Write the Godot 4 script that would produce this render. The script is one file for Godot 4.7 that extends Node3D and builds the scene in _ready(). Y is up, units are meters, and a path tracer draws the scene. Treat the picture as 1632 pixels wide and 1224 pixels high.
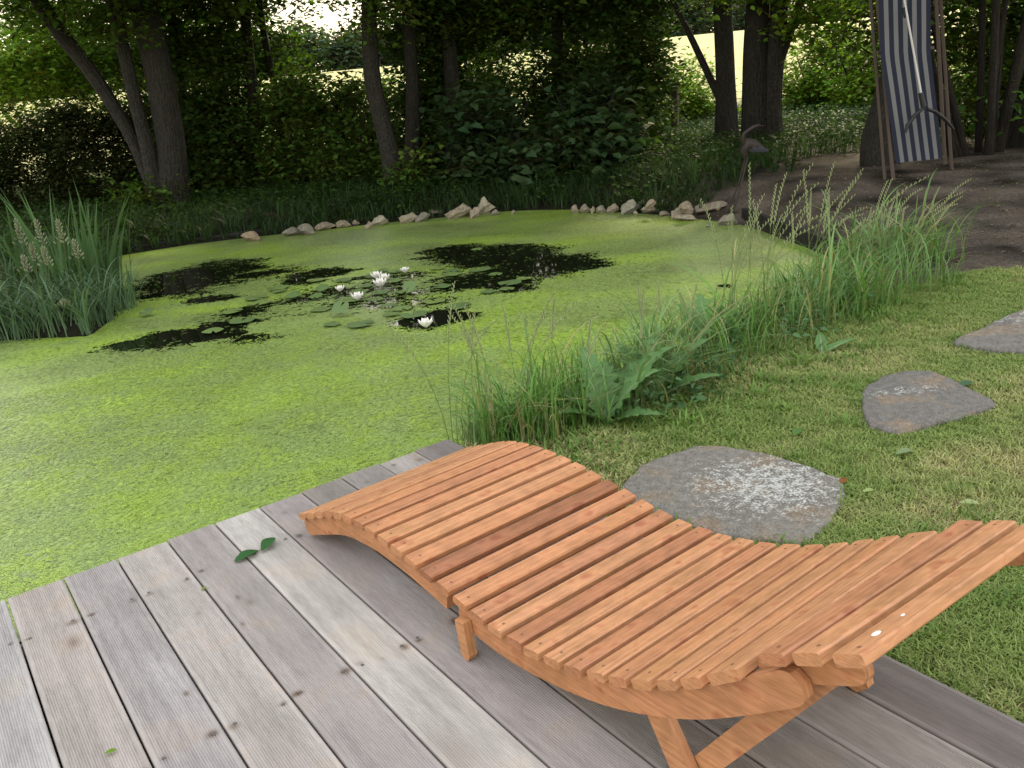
extends Node3D

# ---------------------------------------------------------------- mesh building
class MB:
	var v := PackedVector3Array()
	var n := PackedVector3Array()
	var uv := PackedVector2Array()
	var col := PackedColorArray()
	var ix := PackedInt32Array()
	var tint := Color(1, 1, 1)
	func vert(p: Vector3, nn: Vector3, t := Vector2.ZERO) -> int:
		v.append(p); n.append(nn); uv.append(t); col.append(tint)
		return v.size() - 1
	func face(a: int, b: int, c: int) -> void:
		if (v[b] - v[a]).cross(v[c] - v[a]).dot(n[a] + n[b] + n[c]) > 0.0:
			ix.append_array([a, c, b])
		else:
			ix.append_array([a, b, c])
	func quad(a: Vector3, b: Vector3, c: Vector3, d: Vector3, nn: Vector3, ta := Vector2(0, 0), tb := Vector2(1, 0), tc := Vector2(1, 1), td := Vector2(0, 1)) -> void:
		var i := vert(a, nn, ta); var j := vert(b, nn, tb); var k := vert(c, nn, tc); var l := vert(d, nn, td)
		face(i, j, k); face(i, k, l)
	# closed section (x,y of basis) pushed along basis z by len; flat sides
	func prism(sec: PackedVector2Array, xf: Transform3D, len: float, uo := Vector2.ZERO, us := 1.0) -> void:
		var m := sec.size()
		var mid := Vector2.ZERO
		for p in sec: mid += p / m
		var per := 0.0
		for i in m:
			var p := sec[i]; var q := sec[(i + 1) % m]
			var e := q - p
			var nn := Vector2(e.y, -e.x).normalized()
			if nn.dot((p + q) * 0.5 - mid) < 0.0 and m <= 12: nn = -nn
			var n3 := (xf.basis * Vector3(nn.x, nn.y, 0)).normalized()
			var l := e.length()
			quad(xf * Vector3(p.x, p.y, 0), xf * Vector3(p.x, p.y, len), xf * Vector3(q.x, q.y, len), xf * Vector3(q.x, q.y, 0), n3,
				uo + Vector2(0, per * us), uo + Vector2(len * us, per * us), uo + Vector2(len * us, (per + l) * us), uo + Vector2(0, (per + l) * us))
			per += l
		var tri := Geometry2D.triangulate_polygon(sec)
		for side in 2:
			var z := 0.0 if side == 0 else len
			var n3 := (xf.basis * Vector3(0, 0, -1 if side == 0 else 1)).normalized()
			var first := v.size()
			for p in sec: vert(xf * Vector3(p.x, p.y, z), n3, uo + p * us * Vector2(3, 3))
			for t in range(0, tri.size(), 3): face(first + tri[t], first + tri[t + 1], first + tri[t + 2])
	func tube(path: PackedVector3Array, rad: PackedFloat32Array, sides := 8, wob := 0.0, cap := true, seed := 0.0) -> void:
		var first := v.size()
		var len := 0.0
		var side := Vector3.RIGHT
		for i in path.size():
			var d := (path[mini(i + 1, path.size() - 1)] - path[maxi(i - 1, 0)]).normalized()
			if i == 0: side = d.cross(Vector3(0.3, 0.2, 0.93)).normalized()
			side = (side - d * side.dot(d)).normalized()
			var up := d.cross(side)
			if i > 0: len += path[i].distance_to(path[i - 1])
			for k in sides + 1:
				var a := TAU * k / sides
				var nn := side * cos(a) + up * sin(a)
				var r: float = rad[i] * (1.0 + wob * (sin(a * 3.0 + seed + len * 1.7) * 0.5 + sin(a * 5.0 + seed * 2.3 - len * 2.9) * 0.4))
				vert(path[i] + nn * r, nn, Vector2(float(k) / sides * maxf(1.0, roundf(TAU * rad[0] * 1.6)), len))
		for i in path.size() - 1:
			for k in sides:
				var a := first + i * (sides + 1) + k
				var b := a + sides + 1
				face(a, b, b + 1); face(a, b + 1, a + 1)
		if cap:
			for e in 2:
				var i := 0 if e == 0 else path.size() - 1
				var d := (path[1] - path[0]).normalized() * -1.0 if e == 0 else (path[i] - path[i - 1]).normalized()
				var c := vert(path[i], d)
				var s := v.size()
				for k in sides: vert(v[first + i * (sides + 1) + k], d)
				for k in sides: face(c, s + k, s + (k + 1) % sides)
	func blob(c: Vector3, r: Vector3, noise: FastNoiseLite, amp: float, turn := Basis(), seg := 12, ring := 8, flat := 0.0) -> void:
		var first := v.size()
		var pts := PackedVector3Array()
		for j in ring + 1:
			for i in seg + 1:
				var th := PI * j / ring; var ph := TAU * (i % seg) / seg
				var d := Vector3(sin(th) * cos(ph), cos(th), sin(th) * sin(ph))
				var q := d
				if flat > 0.0:   # facet the ball: cut it by a few planes
					for kk in 7:
						var fx := Vector3(sin(kk * 2.4 + amp * 40.0), cos(kk * 1.7 + 0.5), sin(kk * 3.9 + 1.1)).normalized()
						var over := q.dot(fx) - (1.0 - flat)
						if over > 0.0: q -= fx * over
				var s := 1.0 + amp * noise.get_noise_3dv((d + c) * 1.3) * 2.0
				pts.append(c + turn * (q * r * s))
		for p in pts: vert(p, Vector3.ZERO, Vector2(p.x, p.z))
		for j in ring:
			for i in seg:
				var a := first + j * (seg + 1) + i
				var b := a + seg + 1
				for t in [[a, b, b + 1], [a, b + 1, a + 1]]:
					var nn: Vector3 = (v[t[1]] - v[t[0]]).cross(v[t[2]] - v[t[0]])
					if nn.dot(v[t[0]] + v[t[1]] + v[t[2]] - c * 3.0) < 0.0: nn = -nn
					for k in t: n[k] += nn
					if nn.length() > 1e-12:
						ix.append_array(t if (v[t[1]] - v[t[0]]).cross(v[t[2]] - v[t[0]]).dot(nn) < 0.0 else [t[0], t[2], t[1]])
		for j in ring + 1:
			var a := first + j * (seg + 1)
			var s := n[a] + n[a + seg]
			n[a] = s; n[a + seg] = s
		for k in range(first, v.size()): n[k] = n[k].normalized() if n[k].length() > 1e-9 else Vector3.UP
	# a ribbon leaf: centre line, half widths, flat side direction
	func ribbon(path: PackedVector3Array, half: PackedFloat32Array, across: Vector3, fold := 0.0) -> void:
		var first := v.size()
		for i in path.size():
			var d := (path[mini(i + 1, path.size() - 1)] - path[maxi(i - 1, 0)]).normalized()
			var s := (across - d * across.dot(d)).normalized()
			var up := s.cross(d).normalized()
			if fold > 0.0:
				vert(path[i] - s * half[i] + up * half[i] * fold, (up + s * fold).normalized(), Vector2(0, i))
				vert(path[i], up, Vector2(0.5, i))
				vert(path[i] + s * half[i] + up * half[i] * fold, (up - s * fold).normalized(), Vector2(1, i))
			else:
				vert(path[i] - s * half[i], (up - s * 0.35).normalized(), Vector2(0, i))
				vert(path[i] + s * half[i], (up + s * 0.35).normalized(), Vector2(1, i))
		var w := 3 if fold > 0.0 else 2
		for i in path.size() - 1:
			for k in w - 1:
				var a := first + i * w + k
				face(a, a + w, a + w + 1); face(a, a + w + 1, a + 1)
	func mesh() -> ArrayMesh:
		var arr := []
		arr.resize(Mesh.ARRAY_MAX)
		arr[Mesh.ARRAY_VERTEX] = v; arr[Mesh.ARRAY_NORMAL] = n; arr[Mesh.ARRAY_TEX_UV] = uv; arr[Mesh.ARRAY_COLOR] = col; arr[Mesh.ARRAY_INDEX] = ix
		var m := ArrayMesh.new()
		m.add_surface_from_arrays(Mesh.PRIMITIVE_TRIANGLES, arr)
		return m

var rng := RandomNumberGenerator.new()
var taken := {}
var M := {}

func numbered(called: String, parent: Node) -> String:
	var key := str(parent.get_instance_id()) + called
	var k: int = taken.get(key, 0)
	taken[key] = k + 1
	return called if k == 0 else "%s_%03d" % [called, k]

func obj(called: String, mesh: Mesh, mat: Material, parent: Node = self) -> MeshInstance3D:
	var o := MeshInstance3D.new()
	o.name = numbered(called, parent)
	o.mesh = mesh
	o.material_override = mat
	parent.add_child(o, true)
	return o

func tag(o: Node, label: String, category: String, group := "") -> Node:
	o.set_meta("label", label)
	o.set_meta("category", category)
	if group: o.set_meta("group", group)
	return o

func thing(called: String, label: String, category: String, where := Vector3.ZERO, group := "") -> Node3D:
	var o := Node3D.new()
	o.name = numbered(called, self)
	o.position = where
	add_child(o, true)
	tag(o, label, category, group)
	return o

func copies(called: String, mesh: Mesh, mat: Material, where: Array, colors: PackedColorArray, parent: Node, stuff := true) -> MultiMeshInstance3D:
	var mm := MultiMesh.new()
	mm.transform_format = MultiMesh.TRANSFORM_3D
	mm.use_colors = true
	mm.mesh = mesh
	mm.instance_count = where.size()
	for i in where.size():
		mm.set_instance_transform(i, where[i])
		mm.set_instance_color(i, colors[i])
	var o := MultiMeshInstance3D.new()
	o.name = numbered(called, parent)
	o.multimesh = mm
	o.material_override = mat
	if stuff: o.set_meta("kind", "stuff")
	parent.add_child(o, true)
	return o

func lin(c: Color) -> Color: return c.linear_to_srgb()

func mat(c: Color, rough := 0.7, vcol := false) -> StandardMaterial3D:
	var m := StandardMaterial3D.new()
	m.albedo_color = lin(c)
	m.roughness = rough
	m.metallic_specular = 0.4
	m.vertex_color_use_as_albedo = vcol
	m.cull_mode = BaseMaterial3D.CULL_DISABLED
	return m

func noise(kind: int, freq: float, seed: int, oct := 4) -> FastNoiseLite:
	var f := FastNoiseLite.new()
	f.noise_type = kind as FastNoiseLite.NoiseType
	f.frequency = freq
	f.seed = seed
	f.fractal_octaves = oct
	return f

func bytes(w: int, h: int, kind: int, freq: float, seed: int, oct := 4, to := Vector2i.ZERO) -> PackedByteArray:
	var im := noise(kind, freq, seed, oct).get_seamless_image(w, h)
	if to != Vector2i.ZERO: im.resize(to.x, to.y, Image.INTERPOLATE_CUBIC)
	im.convert(Image.FORMAT_L8)
	return im.get_data()

func tex(w: int, h: int, data: PackedByteArray, f: int) -> ImageTexture:
	return ImageTexture.create_from_image(Image.create_from_data(w, h, false, f, data))

const S8 := 1.0 / 255.0
func to8(x: float) -> int:
	x = clampf(x, 0.0, 1.0)
	return int(255.0 * (1.055 * pow(x, 1.0 / 2.4) - 0.055 if x > 0.0031308 else x * 12.92) + 0.5)

# ---------------------------------------------------------------- the lie of the land
const WATER := -0.13
var pond := PackedVector2Array()
var nz := FastNoiseLite.new()
const BA := Vector2(-0.565, -0.825)
const BE := Vector2(0.825, -0.565)

func sd(x: float, z: float) -> float:   # distance to the pond's edge, negative inside
	var best := 1e9
	var inside := false
	var p := Vector2(x, z)
	var m := pond.size()
	var b := pond[m - 1]
	for i in m:
		var a := b
		b = pond[i]
		var e := b - a
		var w := p - a
		best = minf(best, (w - e * clampf(w.dot(e) / e.length_squared(), 0.0, 1.0)).length_squared())
		if (a.y > z) != (b.y > z) and x < (b.x - a.x) * (z - a.y) / (b.y - a.y) + a.x:
			inside = not inside
	return -sqrt(best) if inside else sqrt(best)

func gbase(x: float, z: float) -> float:
	var right := lerpf(0.0, 0.14, smoothstep(0.0, 2.6, x))
	var y := lerpf(-0.03, right, smoothstep(4.0, 8.0, -z))
	y += 0.05 * maxf(0.0, minf(-z, 110.0) - 16.0)
	return y + 0.012 * nz.get_noise_2d(x * 40.0, z * 40.0) * smoothstep(2.0, 5.0, -z)

func gy(x: float, z: float, d := 1e9) -> float:
	if d > 1e8: d = sd(x, z) if absf(x) < 8.0 and z > -12.0 and z < 2.0 else 5.0
	var y := gbase(x, z)
	if d > 0.0:
		y = lerpf(WATER - 0.01, y, smoothstep(-0.02, 0.22 + 0.55 * smoothstep(6.3, 7.6, -z), d))
	else:
		y = maxf(WATER - 0.02 + d * 0.9, -0.75)
	var p := Vector2(x, z)
	if p.dot(BE) < 1.43 and p.dot(BA) < 2.62 and p.dot(BA) > -1.6 and p.dot(BE) > -3.6: y = minf(y, -0.22)
	return y

func soil(x: float, z: float) -> float:   # 1 where the bare earth of the path and of the wood is
	var w := 0.35 * nz.get_noise_2d(x * 60.0, z * 60.0)
	var path := smoothstep(-4.35, -4.85, z + w + 0.10 * (x - 2.3)) * smoothstep(1.4, 2.0, x + w)
	return maxf(path, smoothstep(9.4, 10.6, -z + w))

func _ready() -> void:
	rng.seed = 77
	var cam := Camera3D.new()
	cam.name = "camera"
	cam.fov = 47.68
	cam.near = 0.05
	cam.far = 900.0
	add_child(cam)
	var pitch := deg_to_rad(-19.0)
	cam.transform = Transform3D(Basis(Vector3.RIGHT, pitch) * Basis(Vector3.FORWARD, deg_to_rad(5.56)), Vector3(0, 1.2, 0))
	cam.current = true

	var sky := ProceduralSkyMaterial.new()
	sky.sky_top_color = Color(0.92, 0.92, 0.93)
	sky.sky_horizon_color = Color(1.0, 0.92, 0.74)
	sky.sky_curve = 0.16
	sky.ground_horizon_color = Color(0.5, 0.5, 0.4)
	sky.ground_bottom_color = Color(0.2, 0.22, 0.14)
	sky.sky_energy_multiplier = 1.0
	var env := Environment.new()
	env.background_mode = Environment.BG_SKY
	env.sky = Sky.new()
	env.sky.sky_material = sky
	env.tonemap_mode = Environment.TONE_MAPPER_LINEAR
	env.tonemap_exposure = 2.6
	env.sdfgi_enabled = true
	env.ssao_enabled = true
	env.ssil_enabled = true
	var we := WorldEnvironment.new()
	we.name = "world_environment"
	we.environment = env
	add_child(we)
	var sun := DirectionalLight3D.new()
	sun.name = "sun"
	sun.light_energy = 0.95
	sun.light_color = Color(1.0, 0.93, 0.78)
	sun.light_angular_distance = 10.0
	sun.shadow_enabled = true
	add_child(sun)
	sun.look_at_from_position(Vector3.ZERO, Vector3(-0.38, -0.46, 0.78))

	nz = noise(FastNoiseLite.TYPE_SIMPLEX_SMOOTH, 0.02, 5, 3)
	pond = PackedVector2Array([Vector2(-3.897, -9.163), Vector2(-3.330, -9.451), Vector2(-2.678, -9.560), Vector2(-1.993, -9.573), Vector2(-1.318, -9.684), Vector2(-0.621, -9.648), Vector2(-0.135, -9.757), Vector2(0.412, -9.521), Vector2(0.863, -9.249), Vector2(1.557, -8.354), Vector2(1.813, -7.897), Vector2(2.035, -7.455), Vector2(2.179, -6.574), Vector2(2.258, -5.888), Vector2(2.076, -5.250), Vector2(1.478, -4.549), Vector2(0.928, -3.977), Vector2(0.486, -3.485), Vector2(0.141, -3.217), Vector2(-0.062, -3.170), Vector2(-0.300, -3.050), Vector2(-0.750, -2.600), Vector2(-1.500, -1.900), Vector2(-2.300, -1.500), Vector2(-3.600, -0.900), Vector2(-5.400, -2.200), Vector2(-5.900, -4.600), Vector2(-4.600, -5.300), Vector2(-3.422, -5.764), Vector2(-2.723, -5.625), Vector2(-2.782, -6.194), Vector2(-3.081, -7.021)])
	materials()
	setting()
	build_deck()
	build_lounger()
	build_stones()
	build_pond_plants()
	build_bank()
	build_chair()
	build_heron()
	build_trees()
	build_litter()

# ---------------------------------------------------------------- materials
func materials() -> void:
	# weathered decking: 2.4 m long, 8 rows of 0.1455 m
	var W := 1536; var H := 768
	var a := bytes(64, 768, FastNoiseLite.TYPE_SIMPLEX, 0.03, 3, 5, Vector2i(W, H))
	var b := bytes(192, 768, FastNoiseLite.TYPE_SIMPLEX, 0.16, 4, 3, Vector2i(W, H))
	var c := bytes(W / 4, H / 4, FastNoiseLite.TYPE_SIMPLEX, 0.018, 9, 4, Vector2i(W, H))
	var out := PackedByteArray(); out.resize(W * H * 3)
	var hgt := PackedByteArray(); hgt.resize(W * H)
	var base := [Color(0.280, 0.258, 0.242), Color(0.296, 0.273, 0.256), Color(0.278, 0.261, 0.258), Color(0.310, 0.291, 0.276), Color(0.270, 0.250, 0.237), Color(0.335, 0.320, 0.302), Color(0.218, 0.203, 0.190), Color(0.286, 0.265, 0.248)]
	for y in H:
		var row := y * 8 / H
		var bc: Color = base[row]
		for x in W:
			var i := y * W + x
			var s := (a[i] * S8 - 0.5) * 0.30 + (b[i] * S8 - 0.5) * 0.24 + (c[i] * S8 - 0.5) * 0.22
			var k := 1.0 + s
			var br := clampf((c[i] * S8 - 0.62) * 1.6, 0.0, 0.4)
			out[i * 3] = to8(bc.r * k); out[i * 3 + 1] = to8(bc.g * k * (1.0 - br * 0.12)); out[i * 3 + 2] = to8(bc.b * k * (1.0 - br * 0.25))
			hgt[i] = b[i]
	# dark stains round the screws at the joists and a few knots
	for row in 8:
		var spots := []
		for u in [0.28, 0.97, 1.66]:
			for vv in [0.14, 0.86]:
				spots.append([u + rng.randf_range(-0.012, 0.012), vv + rng.randf_range(-0.03, 0.03), rng.randf_range(0.005, 0.013), rng.randf_range(0.15, 0.6), rng.randf_range(0.5, 1.4)])
		for k in 3:
			spots.append([rng.randf() * 2.4, rng.randf_range(0.1, 0.9), rng.randf_range(0.004, 0.014), rng.randf_range(0.1, 0.4), rng.randf_range(0.8, 2.5)])
		for k in 2:
			spots.append([rng.randf() * 2.4, rng.randf_range(0.2, 0.8), rng.randf_range(0.03, 0.06), rng.randf_range(-0.10, 0.16), rng.randf_range(2.0, 4.5)])
		for s in spots:
			var cx: float = s[0] / 2.4 * W; var cy: float = (row + s[1]) * H / 8.0
			var rx: float = s[2] / 2.4 * W * s[4]; var ry: float = s[2] / 0.1455 * H / 8.0
			for yy in range(maxi(int(cy - ry * 2.6), row * H / 8), mini(int(cy + ry * 2.6) + 1, (row + 1) * H / 8)):
				for xx in range(int(cx - rx * 2.6), int(cx + rx * 2.6) + 1):
					var xi := posmod(xx, W)
					var i := yy * W + xi
					var q := pow((xx - cx) / rx, 2) + pow((yy - cy) / ry, 2)
					var f: float = s[3] * exp(-q * 0.9) * (0.7 + 0.6 * b[i] * S8)
					for ch in 3: out[i * 3 + ch] = clampi(int(out[i * 3 + ch] * (1.0 - f * (0.75 + 0.12 * ch))), 0, 255)
	var dm := mat(Color(1, 1, 1), 0.78, true)
	dm.albedo_texture = tex(W, H, out, Image.FORMAT_RGB8)
	dm.heightmap_enabled = true
	dm.heightmap_texture = tex(W, H, hgt, Image.FORMAT_L8)
	dm.heightmap_scale = 0.05
	dm.metallic_specular = 0.3
	M.deck = dm

	# oiled hardwood of the lounger
	W = 1024; H = 256
	a = bytes(32, 256, FastNoiseLite.TYPE_SIMPLEX, 0.05, 13, 5, Vector2i(W, H))
	b = bytes(96, 256, FastNoiseLite.TYPE_SIMPLEX, 0.22, 14, 3, Vector2i(W, H))
	c = bytes(W / 4, H / 4, FastNoiseLite.TYPE_SIMPLEX, 0.03, 19, 3, Vector2i(W, H))
	out = PackedByteArray(); out.resize(W * H * 3)
	for i in W * H:
		var k := 1.0 + (a[i] * S8 - 0.5) * 0.42 + (b[i] * S8 - 0.5) * 0.34 + (c[i] * S8 - 0.5) * 0.38
		var dk := maxf(0.0, c[i] * S8 - 0.72) * 1.8
		out[i * 3] = to8(0.408 * k * (1.0 - dk * 0.7)); out[i * 3 + 1] = to8(0.203 * k * (1.0 - dk)); out[i * 3 + 2] = to8(0.098 * k * (0.9 + 0.2 * a[i] * S8) * (1.0 - dk))
	var tm := mat(Color(1, 1, 1), 0.52, true)
	tm.albedo_texture = tex(W, H, out, Image.FORMAT_RGB8)
	tm.heightmap_enabled = true
	tm.heightmap_texture = tex(W, H, b, Image.FORMAT_L8)
	tm.heightmap_scale = 0.03
	tm.uv1_scale = Vector3(1, 5, 1)
	M.teak = tm

	# bark
	W = 512; H = 512
	a = bytes(W, 128, FastNoiseLite.TYPE_CELLULAR, 0.035, 23, 2, Vector2i(W, H))
	b = bytes(W, H, FastNoiseLite.TYPE_SIMPLEX, 0.03, 24, 5)
	out = PackedByteArray(); out.resize(W * H * 3)
	hgt = PackedByteArray(); hgt.resize(W * H)
	for i in W * H:
		var k := 0.55 + a[i] * S8 * 0.5 + (b[i] * S8 - 0.5) * 0.7
		var moss := clampf((b[i] * S8 - 0.55) * 2.0, 0.0, 1.0)
		out[i * 3] = to8(lerpf(0.034, 0.029, moss) * k); out[i * 3 + 1] = to8(lerpf(0.032, 0.037, moss) * k); out[i * 3 + 2] = to8(lerpf(0.028, 0.027, moss) * k)
		hgt[i] = clampi(int((a[i] * 0.7 + b[i] * 0.3)), 0, 255)
	var bm := mat(Color(1, 1, 1), 0.9, true)
	bm.albedo_texture = tex(W, H, out, Image.FORMAT_RGB8)
	bm.heightmap_enabled = true
	bm.heightmap_texture = tex(W, H, hgt, Image.FORMAT_L8)
	bm.heightmap_scale = 4.0
	M.bark = bm

	# stone
	a = bytes(W, H, FastNoiseLite.TYPE_SIMPLEX, 0.02, 33, 6)
	b = bytes(W, H, FastNoiseLite.TYPE_SIMPLEX, 0.11, 34, 4)
	out = PackedByteArray(); out.resize(W * H * 3)
	for i in W * H:
		var k := 0.75 + (a[i] * S8 - 0.5) * 0.7 + (b[i] * S8 - 0.5) * 0.6
		for ch in 3: out[i * 3 + ch] = to8(k * 0.8)
	var sm := mat(Color(1, 1, 1), 0.88, true)
	sm.albedo_texture = tex(W, H, out, Image.FORMAT_RGB8)
	sm.heightmap_enabled = true
	sm.heightmap_texture = tex(W, H, b, Image.FORMAT_L8)
	sm.heightmap_scale = 0.5
	sm.uv1_triplanar = true
	sm.uv1_world_triplanar = true
	sm.uv1_scale = Vector3(2.5, 2.5, 2.5)
	M.stone = sm
	# stepping stone with crusts of pale lichen; uv in metres, centred on the slab
	for which in 2:
		W = 640; H = 640
		a = bytes(W, H, FastNoiseLite.TYPE_SIMPLEX, 0.03, 43 + which, 4)
		b = bytes(W, H, FastNoiseLite.TYPE_SIMPLEX, 0.1, 44 + which, 4)
		c = bytes(W / 4, H / 4, FastNoiseLite.TYPE_SIMPLEX, 0.02, 45, 3, Vector2i(W, H))
		out = PackedByteArray(); out.resize(W * H * 3)
		for y in H:
			for x in W:
				var i := y * W + x
				var fx := float(x) / W - 0.5; var fy := float(y) / H - 0.5
				var k := 1.0 + (a[i] * S8 - 0.5) * 0.5 + (b[i] * S8 - 0.5) * 0.5
				var cover := 1.0 - (pow((fx - 0.10) / 0.30, 2) + pow((fy + 0.0) / 0.26, 2)) if which == 0 else 0.45 - (pow((fx + 0.02) / 0.25, 2) + pow((fy + 0.12) / 0.08, 2))
				var l := clampf((a[i] * S8 * 0.55 + b[i] * S8 * 0.6 + cover * 0.28 - 0.70) * 3.6, 0.0, 1.0)
				var g := Color(0.152, 0.146, 0.13) if which == 0 else Color(0.125, 0.121, 0.112)
				g = g.lerp(Color(0.19, 0.15, 0.105), clampf((c[i] * S8 - 0.5) * 2.2, 0.0, 0.8))
				var lc := Color(0.36, 0.375, 0.36)
				out[i * 3] = to8(lerpf(g.r * k, lc.r * (0.8 + 0.4 * b[i] * S8), l))
				out[i * 3 + 1] = to8(lerpf(g.g * k, lc.g * (0.8 + 0.4 * b[i] * S8), l))
				out[i * 3 + 2] = to8(lerpf(g.b * k, lc.b * (0.8 + 0.4 * b[i] * S8), l))
		var lm := mat(Color(1, 1, 1), 0.9)
		lm.albedo_texture = tex(W, H, out, Image.FORMAT_RGB8)
		lm.heightmap_enabled = true
		lm.heightmap_texture = tex(W, H, b, Image.FORMAT_L8)
		lm.heightmap_scale = 0.5
		M["slab%d" % which] = lm

	# ground: vertex colour times a crumbly pattern
	W = 512; H = 512
	a = bytes(W, H, FastNoiseLite.TYPE_SIMPLEX, 0.05, 53, 6)
	b = bytes(W, H, FastNoiseLite.TYPE_SIMPLEX, 0.2, 54, 4)
	out = PackedByteArray(); out.resize(W * H)
	for i in W * H: out[i] = to8(clampf(0.62 + (a[i] * S8 - 0.5) * 0.6 + (b[i] * S8 - 0.5) * 0.9, 0.12, 1.0))
	var gm := mat(Color(1, 1, 1), 0.95, true)
	gm.albedo_texture = tex(W, H, out, Image.FORMAT_L8)
	gm.uv1_triplanar = true
	gm.uv1_world_triplanar = true
	gm.uv1_scale = Vector3(0.9, 0.9, 0.9)
	gm.heightmap_enabled = true
	gm.heightmap_texture = tex(W, H, b, Image.FORMAT_L8)
	gm.heightmap_scale = 1.0
	gm.metallic_specular = 0.2
	M.ground = gm

	var leaf := mat(Color(1, 1, 1), 0.62, true)
	leaf.backlight_enabled = true
	leaf.backlight = lin(Color(0.75, 0.8, 0.3))
	leaf.metallic_specular = 0.15
	M.leaf = leaf
	var blade := mat(Color(1, 1, 1), 0.55, true)
	blade.backlight_enabled = true
	blade.backlight = lin(Color(0.7, 0.72, 0.35))
	blade.metallic_specular = 0.35
	M.blade = blade
	M.water = mat(Color(0.006, 0.008, 0.004), 0.03)
	M.water.metallic_specular = 0.5
	M.liner = mat(Color(0.012, 0.013, 0.014), 0.45)
	M.post = mat(Color(0.09, 0.075, 0.06), 0.85)
	M.screw = mat(Color(0.16, 0.085, 0.055), 0.6)
	M.white = mat(Color(0.75, 0.75, 0.73), 0.5)
	M.black = mat(Color(0.012, 0.013, 0.016), 0.5)
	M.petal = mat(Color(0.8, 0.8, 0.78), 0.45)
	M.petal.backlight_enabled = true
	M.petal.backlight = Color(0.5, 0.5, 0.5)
	M.yellow = mat(Color(0.75, 0.5, 0.05), 0.6)
	M.frame = mat(Color(0.06, 0.046, 0.036), 0.8)
	M.iron = mat(Color(0.035, 0.028, 0.027), 0.6)
	M.iron.metallic = 0.4

# ---------------------------------------------------------------- ground, water, duckweed
func axis(lo: float, hi: float, step: float, far: float) -> PackedFloat32Array:
	var out := PackedFloat32Array()
	var s := step; var x := lo
	var low := []
	while x > -far: s *= 1.28; x -= s; low.append(x)
	low.reverse()
	for q in low: out.append(q)
	var k := 0
	while lo + k * step <= hi: out.append(lo + k * step); k += 1
	s = step; x = out[-1]
	while x < far: s *= 1.28; x += s; out.append(x)
	return out

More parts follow.
